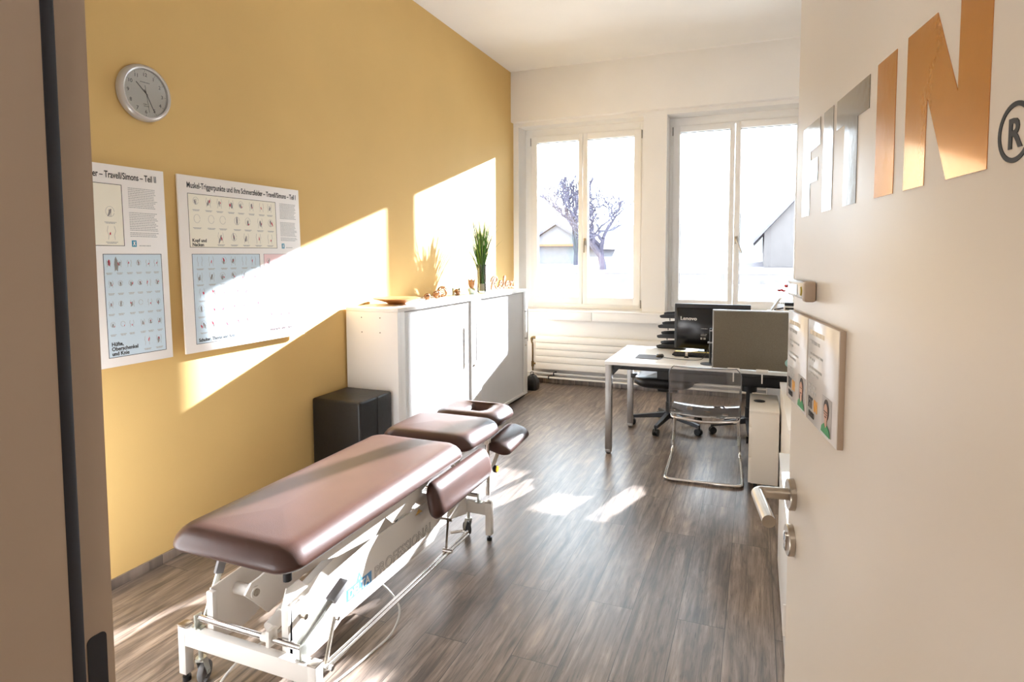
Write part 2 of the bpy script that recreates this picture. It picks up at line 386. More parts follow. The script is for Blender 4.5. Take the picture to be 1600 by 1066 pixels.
struct('wall_front_and_bounce_pier', MB().box((-0.2, 0.15, 0), (1.965, 0.40, CEIL)).box((0, 0.39, 0), (0.62, 1.205, CEIL)).box((2.90, 0.15, 0), (5.5, 0.40, CEIL)).box((1.965, 0.15, 2.08), (2.90, 0.40, CEIL)), 'white_wall')  # second box is an unseen pier, added to bounce sunlight onto the yellow wall
struct('wall_corridor', MB().box((0.4, -2.2, 0), (0.5, 0.15, 2.6)).box((4.2, -2.2, 0), (4.3, 0.15, 2.6)).box((0.4, -2.3, 0), (4.3, -2.2, 2.6)), 'corridor')
struct('ceiling_corridor', MB().box((0.4, -2.3, 2.6), (4.3, 0.15, 2.7)), 'ceil')
struct('baseboard_left', MB().box((0, 1.206, 0), (0.012, 6.54, 0.045), 0.002), 'floor')
struct('baseboard_back', MB().box((0.012, 6.54, 0), (5.3, 6.554, 0.055), 0.002), 'floor')
# steel door frame around the opening the camera looks through
fr = thing('trim_2', None, None, kind='structure')
J = MB()
J.prism([(1.965, 0.145), (2.015, 0.145), (2.015, 0.381), (1.9995, 0.381), (1.9995, 0.424), (1.965, 0.424)], 2, 0, 2.06)
J.prism([(2.90, 0.145), (2.90, 0.424), (2.87, 0.424), (2.87, 0.381), (2.858, 0.381), (2.858, 0.145)], 2, 0, 2.06)
J.box((1.965, 0.145, 2.045), (2.90, 0.424, 2.08))
bmesh.ops.bevel(J.bm, geom=[e for e in J.bm.edges if abs((e.verts[0].co-e.verts[1].co).z) > 1.5], offset=0.0025, segments=2, affect='EDGES')
obj('frame_profile', J, 'steel_frame', fr)
obj('gasket', MB().box((1.998, 0.370, 0), (2.0165, 0.3835, 2.05), 0.003), 'gasket', fr, label='dark rubber seal')
sp = MB()
SPL = [(0.392, 1.045), (0.414, 1.045), (0.414, 1.088)] + [(0.403+0.011*math.cos(a), 1.080+0.008*math.sin(a)) for a in (0.5, 1.2, 1.9, 2.6)] + [(0.392, 1.074)]
sp.prism(rrect(0.3945, 0.4145, 0.965, 1.083, 0.006, 4), 0, 1.9985, 2.0002)
obj('latch_hole', sp, 'gasket', fr, label='dark latch opening')

# windows
def window(n, ox, x0, x1):
    w = thing('window_%d' % n, None, None, kind='structure')
    f = MB(); y0, y1 = 6.785, 6.865; z0, z1 = 0.845, 2.94
    f.box((x0, y0, z0), (ox+0.152, y1, z1), 0.003).box((ox+1.415, y0, z0), (x1, y1, z1), 0.003)
    f.box((ox+0.152, y0, 2.842), (ox+1.415, y1, z1), 0.003).box((ox+0.152, y0, z0), (ox+1.415, y1, 0.918), 0.003)
    obj('frame', f, 'frame', w)
    for (a, b, ga, gb) in ((0.14, 0.766, 0.216, 0.717), (0.772, 1.43, 0.827, 1.352)):
        s = MB(); ys, ye = 6.765, 6.84
        s.box((ox+a, ys, 0.905), (ox+ga, ye, 2.855), 0.006).box((ox+gb, ys, 0.905), (ox+b, ye, 2.855), 0.006)
        s.box((ox+ga-0.008, ys, 2.785), (ox+gb+0.008, ye, 2.855), 0.006).box((ox+ga-0.008, ys, 0.905), (ox+gb+0.008, ye, 0.985), 0.006)
        so = obj('sash', s, 'frame', w)
        obj('pane', MB().box((ox+ga-0.01, 6.812, 0.98), (ox+gb+0.01, 6.818, 2.79)), 'glass', so)
        obj('glazing_bead', MB().box((ox+ga, 6.806, 2.779), (ox+gb, 6.812, 2.786)).box((ox+ga, 6.806, 0.984), (ox+ga+0.005, 6.812, 2.786)), 'ink_grey', so)
    h = MB(); hx = ox+0.797
    h.box((hx-0.014, 6.752, 1.585), (hx+0.014, 6.765, 1.665), 0.004)
    if n == 1: h.tube(cr([(hx, 6.752, 1.63), (hx, 6.735, 1.63), (hx, 6.728, 1.615), (hx, 6.728, 1.50)], 4), 0.008, 8)
    else: h.tube(cr([(hx, 6.752, 1.63), (hx, 6.735, 1.63), (hx+0.006, 6.728, 1.615), (hx+0.055, 6.728, 1.49)], 4), 0.008, 8)
    obj('window_handle', h, 'steel', w)
    hg = MB()
    for hx, hz in ((ox+0.134, 2.80), (ox+1.437, 2.80), (ox+1.437, 0.92)): hg.cyl((hx, 6.775, hz-0.045), (hx, 6.775, hz+0.045), 0.006, 8)
    obj('hinge', hg, 'ink_grey', w)
    return w
for i, (a, b) in enumerate(OPEN): window(i+1, a-0.065 if i != 1 else 1.635, a, b)
# cable duct under the windows and the sill board on it
td = thing('trim_3', None, None, kind='structure')
d = MB(); px = 0.44
for e in (0.955, 2.6, 5.29): d.box((px+0.0015, 6.475, 0.742), (e-0.0015, 6.554, 0.838), 0.003); px = e
obj('cable_duct', d, 'frame', td)
obj('duct_joint', MB().box((0.9535, 6.4738, 0.745), (0.9565, 6.50, 0.836)), 'ink_grey', td)
sb = MB().box((0.0, 6.462, 0.838), (5.3, 6.56, 0.856), 0.004)
for a, b in OPEN: sb.box((a+0.001, 6.55, 0.8455), (b-0.001, 6.785, 0.856))
obj('windowsill', sb, 'frame', td)

# ------------------------------------------------------------------ the open door
DANG = math.atan2(-0.9893204, 0.14575717)
dr = thing('door_1', None, None, loc=(2.69545756, 1.11761926, 0), rotz=DANG, kind='structure')
DW = 0.83
obj('leaf', MB().box((0, 0, 0.008), (DW, 0.040, 2.035), 0.0015), 'door', dr, local=True)
Zb, Zt = 1.5385, 1.675
def let(pts, y=0.0): return MB().poly(pts, 0.0006, y)
obj('letter_f', let([(0.046, Zt), (0.148, Zt), (0.148, 1.636), (0.0935, 1.634), (0.0935, 1.6195), (0.138, 1.6195), (0.138, 1.5865), (0.0935, 1.5865), (0.0935, Zb), (0.046, Zb)]), 'vinyl_grey', dr, local=True, smooth=0, label='silver letter F')
obj('letter_i', let([(0.1672, Zt), (0.2150, Zt), (0.2150, Zb), (0.1672, Zb)]), 'vinyl_grey', dr, local=True, smooth=0, label='silver letter I')
obj('letter_t', let([(0.2303, Zt), (0.356, Zt), (0.356, 1.6385), (0.3170, 1.6385), (0.3170, Zb), (0.2663, Zb), (0.2663, 1.6385), (0.2303, 1.6385)]), 'vinyl_grey', dr, local=True, smooth=0, label='silver letter T')
obj('letter_i', let([(0.3800, Zt+0.002), (0.4325, Zt+0.002), (0.4325, Zb), (0.3800, Zb)]), 'vinyl_orange', dr, local=True, smooth=0, label='copper letter I')
obj('letter_n', let([(0.4590, Zt+0.003), (0.5198, Zt+0.003), (0.5602, 1.604), (0.5602, Zt+0.003), (0.6073, Zt+0.003), (0.6073, Zb), (0.5456, Zb), (0.5050, 1.613), (0.5035, Zb), (0.4585, Zb)]), 'vinyl_orange', dr, local=True, smooth=0, label='copper letter N')
rg = MB(); cx, cz, R0 = 0.640, 1.5577, 0.0195
o_ = [(cx+R0*math.cos(2*PI*k/40), -0.0006, cz+R0*math.sin(2*PI*k/40)) for k in range(40)]
i_ = [(cx+(R0-0.0032)*math.cos(2*PI*k/40), -0.0006, cz+(R0-0.0032)*math.sin(2*PI*k/40)) for k in range(40)]
rg.loft([[(a, 0, c) for a, b, c in o_], o_, i_, [(a, 0, c) for a, b, c in i_]], cap=False)
rg.text('R', 0.027, cx, cz-0.0098, align='CENTER', bold=0.0006)
obj('registered_mark', rg, 'ink', dr, local=True, smooth=0)
# lever handle
hd = MB(); hz = 1.081; hx = 0.0373
hd.lathe([(0.0, 0.0), (0.026, 0.0), (0.026, 0.008), (0.0245, 0.0095), (0.0, 0.0095)], (hx, 0, hz), 'y', 32, cap=False)
ho = obj('handle_rosette', hd, 'steel', dr, local=True)
lv = MB()
lv.tube(cr([(hx, -0.008, hz), (hx, -0.040, hz), (hx+0.001, -0.051, hz), (hx+0.006, -0.0565, hz), (hx+0.016, -0.058, hz), (hx+0.07, -0.058, hz), (hx+0.118, -0.058, hz)], 6), 0.0098, 18)
obj('lever', lv, 'steel', ho, local=True)
lk = MB(); lz = 1.003
lk.lathe([(0.0, 0.0), (0.026, 0.0), (0.026, 0.008), (0.0245, 0.0095), (0.0, 0.0095)], (hx, 0, lz), 'y', 32, cap=False)
lo = obj('lock_rosette', lk, 'steel', dr, local=True)
cyl = MB().lathe([(0.0, 0.0095), (0.0085, 0.0095), (0.0085, 0.013), (0.0, 0.013)], (hx, 0, lz+0.006), 'y', 20, cap=False).box((hx-0.005, -0.013, lz-0.018), (hx+0.005, -0.009, lz+0.004), 0.002)
obj('lock_cylinder', cyl, 'chrome', lo, local=True)
obj('keyhole', MB().box((hx-0.001, -0.0134, lz+0.000), (hx+0.001, -0.0128, lz+0.012)), 'gasket', lo, local=True)
obj('edge_bumper', MB().prism([(-0.001, 0.812), (-0.0085, 0.822), (-0.0085, 0.855), (-0.004, 0.868), (-0.001, 0.868)], 1, -0.004, 0.008), 'frame', dr, local=True, label='small white plastic tab on the door edge')
for k in (0.25, 1.02, 1.80): obj('hinge', MB().cyl((DW+0.008, 0.004, k), (DW+0.008, 0.004, k+0.1), 0.008, 12), 'steel', dr, local=True)
Dm = Matrix.Translation((2.69545756, 1.11761926, 0)) @ Matrix.Rotation(DANG, 4, 'Z')

# slide sign on the door
sg = thing('occupancy_sign', 'small silver framed slide sign with a tinted strip and yellow dot above the door plates', 'sign', Dm @ Vector((0.08, 0, 1.41)), DANG)
def D0(mb): return mb.xform(Matrix.Translation((-0.08, 0, -1.41)))
obj('backplate', D0(MB().box((0.014, -0.010, 1.411), (0.1505, 0, 1.438), 0.003)), 'alu', sg, local=True)
obj('end_cap', D0(MB().box((0.134, -0.0165, 1.4095), (0.1515, 0, 1.4395), 0.004)), 'steel_frame', sg, local=True, label='brown grey end cap')
obj('sign_face', D0(MB().box((0.016, -0.0125, 1.4125), (0.134, -0.009, 1.4365), 0.0015)), 'alu', sg, local=True)
obj('tinted_strip', D0(MB().box((0.032, -0.0132, 1.4165), (0.085, -0.0122, 1.432))), 'vial', sg, local=True, label='pale blue strip')
obj('dark_strip', D0(MB().box((0.018, -0.0132, 1.4165), (0.034, -0.0121, 1.4325))), 'vial_dark', sg, local=True, label='dark green strip')
obj('dot', D0(MB().lathe([(0.0, 0.0125), (0.0075, 0.0125), (0.006, 0.0145), (0.0, 0.015)], (0.112, 0, 1.4235), 'y', 16, cap=False)), 'vial_yellow', sg, local=True, label='yellow dot')

def name_plate(x0, x1, label, glasses, rng):
    t = thing('name_plate', label, 'name plate', Dm @ Vector((x0, 0, 1.239)), DANG, 'name plates on the door')
    w = x1-x0; h = 0.147
    obj('backing', MB().box((0, -0.0068, 0), (w, 0, h), 0.0006), 'steel_frame', t, local=True)
    obj('face_sheet', MB().box((0.0006, -0.0078, 0.0006), (w-0.0006, -0.0066, h-0.0006), 0.0003), 'plate_face', t, local=True)
    Y = -0.0078; ti = MB(); ti.bars(0.012, 0.088, 0.126, 0.0062, rng, Y)
    obj('heading', ti, mat('pale_gold_ink', (232, 216, 186), 0.5, var=0.03), t, local=True, smooth=0, label='pale gold line of print')
    b = MB(); 
    for zz, xe, hh in ((0.1135, 0.066, 0.0045), (0.097, 0.083, 0.0032), (0.0895, 0.04, 0.0032), (0.077, 0.080, 0.0032), (0.069, 0.062, 0.0032), (0.0505, 0.05, 0.0045), (0.0425, 0.052, 0.0045)): b.bars(0.012, xe, zz, hh, rng, Y)
    obj('print_lines', b, 'ink_soft', t, local=True, smooth=0)
    a = MB().text('FIT', 0.0225, 0.012, 0.0205, Y, sx=0.78, bold=0.0006); obj('logo_letters', a, 'ink', t, local=True, smooth=0, label='bold black logo letters')
    a = MB().text('IN', 0.0225, 0.0435, 0.0205, Y, sx=0.78, bold=0.0006); obj('logo_letters', a, 'logo_orange', t, local=True, smooth=0, label='orange logo letters')
    a = MB().text('PHYSIO', 0.0125, 0.016, 0.0075, Y, sx=0.72); obj('logo_letters', a, 'ink', t, local=True, smooth=0, label='thin black logo word')
    p = obj('portrait', MB().box((0.087, Y-0.0006, 0.006), (0.133, Y, 0.054)), 'pgrey', t, local=True, smooth=0)
    c = 0.110
    def el(cx, cz, rx, rz, n=20): return [(cx+rx*math.cos(2*PI*k/n), cz+rz*math.sin(2*PI*k/n)) for k in range(n)]
    hair = MB().poly(el(c, 0.0385, 0.0125, 0.0135), 0.0004, Y-0.0006)
    if not glasses: hair.poly(rrect(c-0.013, c+0.011, 0.013, 0.040, 0.004), 0.0004, Y-0.0006)
    obj('hair', hair, 'hair', p, local=True, smooth=0)
    obj('neck', MB().poly(rrect(c-0.005, c+0.005, 0.012, 0.030, 0.002), 0.0003, Y-0.0011), 'skin', p, local=True, smooth=0)
    obj('face', MB().poly(el(c, 0.0345, 0.0088, 0.0118), 0.0004, Y-0.0012), 'skin', p, local=True, smooth=0)
    obj('shirt', MB().poly([(c-0.021, 0.0062), (c+0.021, 0.0062), (c+0.018, 0.014), (c+0.007, 0.0195), (c, 0.014), (c-0.007, 0.0195), (c-0.018, 0.014)], 0.0004, Y-0.0013), 'shirt', p, local=True, smooth=0)
    fe = MB().box((c-0.0035, Y-0.0019, 0.0285), (c+0.0035, Y-0.0016, 0.0298))
    if glasses:
        for s in (-1, 1): fe.box((c+s*0.0042-0.0034, Y-0.0019, 0.0355), (c+s*0.0042+0.0034, Y-0.0016, 0.0366)).box((c+s*0.0042-0.0034, Y-0.0019, 0.0325), (c+s*0.0042+0.0034, Y-0.0016, 0.0331))
        fe.box((c-0.0085, Y-0.0019, 0.0355), (c+0.0085, Y-0.0016, 0.0362))
    else:
        for s in (-1, 1): fe.box((c+s*0.004-0.0016, Y-0.0019, 0.0362), (c+s*0.004+0.0016, Y-0.0016, 0.0372))
    obj('facial_features', fe, 'hair', p, local=True, smooth=0)
    return t
name_plate(0.0015, 0.1385, 'square white name plate with the portrait of a long haired woman', False, random.Random(3))
name_plate(0.1425, 0.2985, 'square white name plate with the portrait of a woman wearing glasses', True, random.Random(5))

# unseen corridor lamp behind the camera, added as fill light
cl = thing('fill_ceiling_lamp', 'long flat fill lamp added in the unseen corridor behind the doorway', 'lamp', (2.3, -0.75, 2.53))
obj('housing', MB().box((1.7, -0.9, 2.54), (2.9, -0.6, 2.6), 0.005), 'frame', cl)
obj('diffuser', MB().box((1.72, -0.88, 2.53), (2.88, -0.62, 2.542)), 'diffuser', cl)

# ------------------------------------------------------------------ left wall: clock and charts
ck = thing('wall_clock', 'round silver wall clock with white dial on the yellow wall', 'clock', (0, 1.99, 2.222), PI/2)
obj('rim', MB().lathe([(0.118, 0.0), (0.127, 0.004), (0.128, 0.016), (0.124, 0.030), (0.114, 0.037), (0.107, 0.034), (0.105, 0.022)], (0, 0, 0), 'y', 64, cap=False), 'clock_rim', ck, local=True)
obj('dial', MB().lathe([(0.0, 0.0), (0.120, 0.0), (0.120, 0.0225), (0.0, 0.0225)], (0, 0, 0), 'y', 48, cap=False), 'clock_face', ck, local=True)
nm = MB(); tk = MB()
for k in range(1, 13):
    a = PI/2 - k*PI/6; nm.text(str(k), 0.023, 0.083*math.cos(a), 0.083*math.sin(a)-0.008, -0.0225, align='CENTER')
for k in range(60):
    a = PI/2 - k*PI/30; L_ = 0.007 if k % 5 == 0 else 0.003
    p = Vector((math.cos(a), math.sin(a))); q = Vector((-p.y, p.x))*(0.0009 if k % 5 == 0 else 0.0004); r0, r1 = 0.103-L_, 0.103
    tk.poly([tuple(p*r0-q), tuple(p*r1-q), tuple(p*r1+q), tuple(p*r0+q)], 0.0004, -0.0225)
obj('numeral_print', nm, 'ink', ck, local=True, smooth=0); obj('minute_marks', tk, 'ink_grey', ck, local=True, smooth=0)
tb = MB(); tb.bars(-0.024, 0.022, 0.046, 0.0035, rnd, -0.0225).bars(-0.012, 0.006, -0.052, 0.0035, rnd, -0.0225).bars(-0.010, 0.016, -0.060, 0.003, rnd, -0.0225)
obj('dial_print', tb, 'ink_grey', ck, local=True, smooth=0)
def hand(name, ang, L_, back, w, y, m):
    a = PI/2 - ang; p = Vector((math.cos(a), math.sin(a))); q = Vector((-p.y, p.x))*w
    obj(name, MB().poly([tuple(-p*back-q), tuple(p*L_-q*0.6), tuple(p*L_+q*0.6), tuple(-p*back+q)], 0.0008, y), m, ck, local=True, smooth=0)
hand('hour_hand', (10+26/60)*PI/6, 0.062, 0.012, 0.0024, -0.0245, 'ink')
hand('minute_hand', 25.6*PI/30, 0.092, 0.016, 0.0019, -0.0262, 'ink')
hand('second_hand', 28.6*PI/30, 0.086, 0.034, 0.0007, -0.0279, 'ink')
obj('glass', MB().lathe([(0.0, 0.031), (0.106, 0.031), (0.106, 0.0325), (0.0, 0.0325)], (0, 0, 0), 'y', 48, cap=False), 'glass', ck, local=True)

def frame_line(mb, x0, x1, z0, z1, t, y=0.0, d=0.0005):
    mb.box((x0, y-d, z0), (x1, y, z0+t)).box((x0, y-d, z1-t), (x1, y, z1)).box((x0, y-d, z0), (x0+t, y, z1)).box((x1-t, y-d, z0), (x1, y, z1)); return mb
def blob(mb, cx, cz, rx, rz, rng, y, n=9, rot=0.0):
    P = []
    for k in range(n):
        a = 2*PI*k/n; s = rng.uniform(0.6, 1.15); x, z = rx*s*math.cos(a), rz*s*math.sin(a)
        P.append((cx+x*math.cos(rot)-z*math.sin(rot), cz+x*math.sin(rot)+z*math.cos(rot)))
    mb.poly(P, 0.0004, y)
def limb(mb, pts, w, y):
    pts = [Vector(p) for p in pts]; Lp = []; Rp = []
    for i, p in enumerate(pts):
        dd = (pts[min(i+1, len(pts)-1)]-pts[max(i-1, 0)]).normalized(); q = Vector((-dd.y, dd.x))*w
        Lp.append(tuple(p+q)); Rp.append(tuple(p-q))
    for i in range(len(pts)-1): mb.poly([Lp[i], Lp[i+1], Rp[i+1], Rp[i]], 0.0004, y)
def figures(G, R_, S, x0, x1, z0, z1, cols, rows, rng, y, red=0.8):
    """small anatomical figures: grey body outlines, dark muscle patches, red pain areas and captions"""
    cw, ch = (x1-x0)/cols, (z1-z0)/rows
    for r in range(rows):
        for c in range(cols):
            if rng.random() < 0.1: continue
            cx = x0+(c+0.5)*cw + rng.uniform(-.1, .1)*cw; cz = z0+(r+0.58)*ch
            w = min(cw, ch)
            k = rng.random()
            if k < 0.55:
                for s in (-1, 1):
                    limb(S, [(cx+s*w*0.16, cz+w*0.36), (cx+s*w*0.22, cz+w*0.1), (cx+s*w*0.14, cz-w*0.1), (cx+s*w*0.17, cz-w*0.32)], 0.0007, y)
            else:
                P = [(cx+w*0.22*math.cos(a*0.5), cz+w*0.08+w*0.26*math.sin(a*0.5)) for a in range(13)]
                limb(S, P, 0.0007, y)
            if rng.random() < 0.55:
                blob(G, cx+rng.uniform(-.08, .08)*w, cz+rng.uniform(-.1, .15)*w, w*0.07, w*rng.uniform(0.14, 0.30), rng, y, rot=rng.uniform(-.5, .5))
                for q in range(3): limb(G, [(cx-w*0.05+q*w*0.05, cz-w*0.18), (cx-w*0.06+q*w*0.06, cz+w*0.2)], 0.0005, y)
            if rng.random() < red:
                blob(R_, cx+rng.uniform(-.18, .18)*w, cz+rng.uniform(-.12, .12)*w, w*rng.uniform(0.035, 0.065), w*rng.uniform(0.06, 0.19), rng, y, rot=rng.uniform(-.5, .5))
            for q in range(2): S.bars(cx-w*(0.3-0.06*q), cx+w*(0.3-0.08*q), z0+r*ch+ch*(0.11-0.055*q), 0.0032, rng, y)
def chart(y0, label, part):
    W, H = 0.837, 0.884
    t = thing('wall_chart', label, 'poster', (0.0225, y0, 0.993), PI/2, 'muscle charts on the yellow wall')
    t.rotation_euler = (-0.0226, 0, PI/2)              # the charts hang from the top and lean off the wall below
    obj('board', MB().box((0, -0.014, 0), (W, -0.004, H), 0.0015), 'paper', t, local=True)
    for x in (0.06, W-0.10): obj('hanger', MB().box((x, -0.005, H-0.10), (x+0.04, 0.001, H-0.06)), 'ink_grey', t, local=True)
    Y = -0.014; rng = random.Random(11+part)
    head = 'Muskel-Triggerpunkte und ihre Schmerzfelder \u2013 Travell/Simons \u2013 Teil '
    ti = MB()
    if part == 1: ti.text(head+'I', 0.041, 0.050, 0.823, Y, bold=0.0006, fit=0.757)
    else: ti.text(head+'II', 0.041, 0.040, 0.826, Y, bold=0.0006, fit=0.755)
    obj('title', ti, 'ink', t, local=True, smooth=0)
    S = MB(); G = MB(); RR = MB()
    Y2 = Y-0.0004
    def cap(body, x, z, fit): obj('caption', MB().text(body, 0.0235, x, z, Y2, bold=0.0006, fit=fit), 'ink', t, local=True, smooth=0)
    if part == 1: pans = [('cream', 0.052, 0.640, 0.527, 0.796), ('pblue', 0.060, 0.502, 0.041, 0.495), ('ppink', 0.532, 0.818, 0.041, 0.495)]
    else: pans = [('cream', 0.052, 0.628, 0.530, 0.800), ('ppink', 0.060, 0.46, 0.041, 0.495), ('pblue', 0.528, 0.803, 0.041, 0.495)]
    for m_, x0, x1, z0, z1 in pans:
        fo = obj('panel_field', MB().box((x0, Y-0.0004, z0), (x1, Y, z1)), m_, t, local=True, smooth=0)
        obj('panel_border', frame_line(MB(), x0, x1, z0, z1, 0.0022 if m_ != 'ppink' else 0.0012, Y2), 'ink', fo, local=True, smooth=0)
    if part == 1:
        figures(G, RR, S, 0.06, 0.635, 0.705, 0.792, 8, 1, rng, Y2); figures(G, RR, S, 0.06, 0.635, 0.615, 0.702, 7, 1, rng, Y2); figures(G, RR, S, 0.2, 0.635, 0.532, 0.612, 5, 1, rng, Y2)
        cap('Kopf und', 0.067, 0.555, 0.083); cap('Nacken', 0.067, 0.534, 0.066)
        figures(G, RR, S, 0.07, 0.495, 0.085, 0.49, 6, 5, rng, Y2, 0.6); cap('Schulter, Thorax und Arm', 0.076, 0.052, 0.224)
        figures(G, RR, S, 0.54, 0.81, 0.085, 0.49, 4, 4, rng, Y2); cap('Unterarm und Hand', 0.545, 0.052, 0.188)
        tx, lx = (0.672, 0.808), 0.677
    else:
        figures(G, RR, S, 0.06, 0.62, 0.535, 0.795, 5, 3, rng, Y2); figures(G, RR, S, 0.07, 0.45, 0.085, 0.49, 4, 4, rng, Y2)
        figures(G, RR, S, 0.532, 0.80, 0.130, 0.49, 6, 4, rng, Y2, 0.95); figures(G, RR, S, 0.68, 0.80, 0.05, 0.13, 2, 1, rng, Y2)
        blob(G, 0.583, 0.448, 0.012, 0.034, rng, Y2, 12); blob(RR, 0.553, 0.455, 0.005, 0.016, rng, Y2)
        cap('H\u00fcfte,', 0.543, 0.092, 0.052); cap('Oberschenkel', 0.543, 0.071, 0.120); cap('und Knie', 0.543, 0.050, 0.077)
        tx, lx = (0.657, 0.797), 0.662
    for a, b in ((0.792, 0.70), (0.682, 0.602), (0.592, 0.572)):
        z = a
        while z > b:
            S.bars(tx[0], tx[1]-rng.uniform(0, 0.02), z-0.0038, 0.0034, rng, Y); z -= 0.0078
    obj('print_lines', S, 'ink_soft', t, local=True, smooth=0)
    obj('muscle_print', G, 'ink_grey', t, local=True, smooth=0)
    obj('pain_print', RR, 'ink_red', t, local=True, smooth=0)
    lg = obj('publisher_mark', MB().box((lx, Y-0.0005, 0.527), (lx+0.022, Y, 0.556)), 'pteal', t, local=True, smooth=0, label='small teal square mark')
    mk = MB(); limb(mk, [(lx+0.006, 0.532), (lx+0.010, 0.541), (lx+0.008, 0.551)], 0.0018, Y-0.0005); limb(mk, [(lx+0.016, 0.532), (lx+0.012, 0.543), (lx+0.016, 0.551)], 0.0018, Y-0.0005)
    obj('mark_figure', mk, 'paper', lg, local=True, smooth=0)
    obj('publisher_line', MB().bars(lx+0.035, lx+0.09, 0.530, 0.004, rng, Y), 'ink_soft', t, local=True, smooth=0)
    return t
chart(2.141, 'white muscle chart half covered by sunlight, with cream, blue and pink panels', 1)
chart(1.232, 'white muscle chart wholly in shade and partly hidden by the door frame', 2)

# ------------------------------------------------------------------ tambour cabinets
def cabinet(y0, y1, label, left):
    t = thing('tambour_cabinet', label, 'cabinet', (0.22, (y0+y1)/2, 0), 0, 'white tambour cabinets along the yellow wall')
    xb, xf, H = 0.014, 0.428, 1.122
    b = MB()
    b.box((xb, y0+0.001, 0.03), (xf, y0+0.030, H-0.026), 0.0015).box((xb, y1-0.030, 0.03), (xf, y1-0.001, H-0.026), 0.0015)
    b.box((xb, y0+0.03, 0.03), (xb+0.01, y1-0.03, H-0.026)).box((xb, y0+0.03, 0.03), (xf-0.002, y1-0.03, 0.056), 0.001)
    b.box((xf-0.018, y0+0.03, 0.056), (xf-0.001, y0+0.088, H-0.026), 0.001)          # left stile
    b.box((xf-0.018, y1-0.100, 0.056), (xf-0.001, y1-0.03, H-0.026), 0.001)          # right stile
    obj('body', b, 'cab', t)
    obj('top_board', MB().box((xb, y0+0.001, H-0.025), (xf+0.003, y1-0.001, H), 0.0015), 'cab', t)
    obj('plinth', MB().box((xb+0.01, y0+0.01, 0.0), (xf-0.03, y1-0.01, 0.03)), 'black', t)
    n = 64; ya, yb = y0+0.088, y1-0.100; pts = []
    for k in range(n):
        a = ya+(yb-ya)*k/n; w = (yb-ya)/n
        pts += [(xf-0.020, a), (xf-0.0135, a+w*0.15), (xf-0.0120, a+w*0.5), (xf-0.0135, a+w*0.85)]
    pts.append((xf-0.020, yb)); pts += [(xf-0.026, yb), (xf-0.026, ya)]
    obj('tambour_door', MB().prism(pts, 2, 0.056, H-0.028), 'tambour', t, smooth=20)
    gr = MB().box((xf-0.0195, yb-0.002, 0.056), (xf-0.012, yb+0.006, H-0.028)).box((xf-0.0195, ya, H-0.032), (xf-0.011, yb, H-0.026))
    obj('shadow_gap', gr, 'ink_grey', t)
    hy = y1-0.078
    hd_ = MB().tube(cr([(xf-0.002, hy, 0.615), (xf+0.028, hy, 0.615), (xf+0.032, hy, 0.60), (xf+0.032, hy, 0.60)], 3), 0.004, 8)
    hd_ = MB().cyl((xf+0.030, hy, 0.590), (xf+0.030, hy, 0.926), 0.005, 12).cyl((xf-0.002, hy, 0.618), (xf+0.030, hy, 0.618), 0.0045, 10).cyl((xf-0.002, hy, 0.897), (xf+0.030, hy, 0.897), 0.0045, 10)
    obj('bow_handle', hd_, 'alu', t)
    obj('lock', MB().lathe([(0.0, 0.0), (0.011, 0.0), (0.011, 0.006), (0.0, 0.007)], (xf-0.001, hy+0.02, 0.545), 'x', 16, cap=False), 'steel', t)
    if left:
        hl = MB()
        for x, z in ((0.141, 1.056), (0.290, 1.057), (0.143, 0.956), (0.289, 0.957)): hl.cyl((x, y0+0.0004, z), (x, y0+0.004, z), 0.004, 10)
        obj('shelf_holes', hl, 'gasket', t, label='four dark drill holes in the side')
    return t
cabinet(3.418, 4.643, 'white tambour cabinet nearer the doorway, behind the black cube stool', True)
cabinet(4.643, 5.868, 'white tambour cabinet nearer the window, with the grass vase on it', False)
TZ = 1.122
# things on the cabinets
single('wooden_bowl', MB().lathe([(0.0, 0.0), (0.060, 0.0), (0.072, 0.010), (0.11, 0.024), (0.168, 0.040), (0.172, 0.043), (0.165, 0.046), (0.10, 0.031), (0.0, 0.022)], (0.195, 3.775, TZ), seg=40, cap=False), 'wood', 'wide shallow wooden bowl on the white cabinet nearer the doorway', 'bowl')
def rattan_ball(x, y, r, label, seed):
    rng = random.Random(seed); m = MB()
    for k in range(9):
        ax = Vector((rng.uniform(-1, 1), rng.uniform(-1, 1), rng.uniform(-1, 1))).normalized(); u = ax.orthogonal().normalized(); w = ax.cross(u)
        rr = r-0.0035
        m.tube([Vector((x, y, TZ+r)) + (u*math.cos(2*PI*q/24)+w*math.sin(2*PI*q/24))*rr for q in range(24)], 0.0034, 6, closed=True)
    single('rattan_ball', m, 'rattan', label, 'ball', 'rattan balls on the cabinet')
rattan_ball(0.20, 4.205, 0.026, 'smallest rattan ball, nearest the wooden bowl', 1)
rattan_ball(0.215, 4.335, 0.034, 'middle sized rattan ball touching the largest one', 2)
rattan_ball(0.165, 4.52, 0.047, 'largest rattan ball, behind the middle sized one', 3)
rattan_ball(0.20, 4.72, 0.030, 'rattan ball beside a small glass, next to the tulip ornament', 4)
gl = MB().lathe([(0.0, 0.0), (0.032, 0.0), (0.035, 0.06), (0.033, 0.06), (0.030, 0.004), (0.0, 0.004)], (0.15, 4.80, TZ), seg=24, cap=False)
single('tealight_glass', gl, 'vase_glass', 'small clear tealight glass behind the rattan ball by the tulip', 'glass')
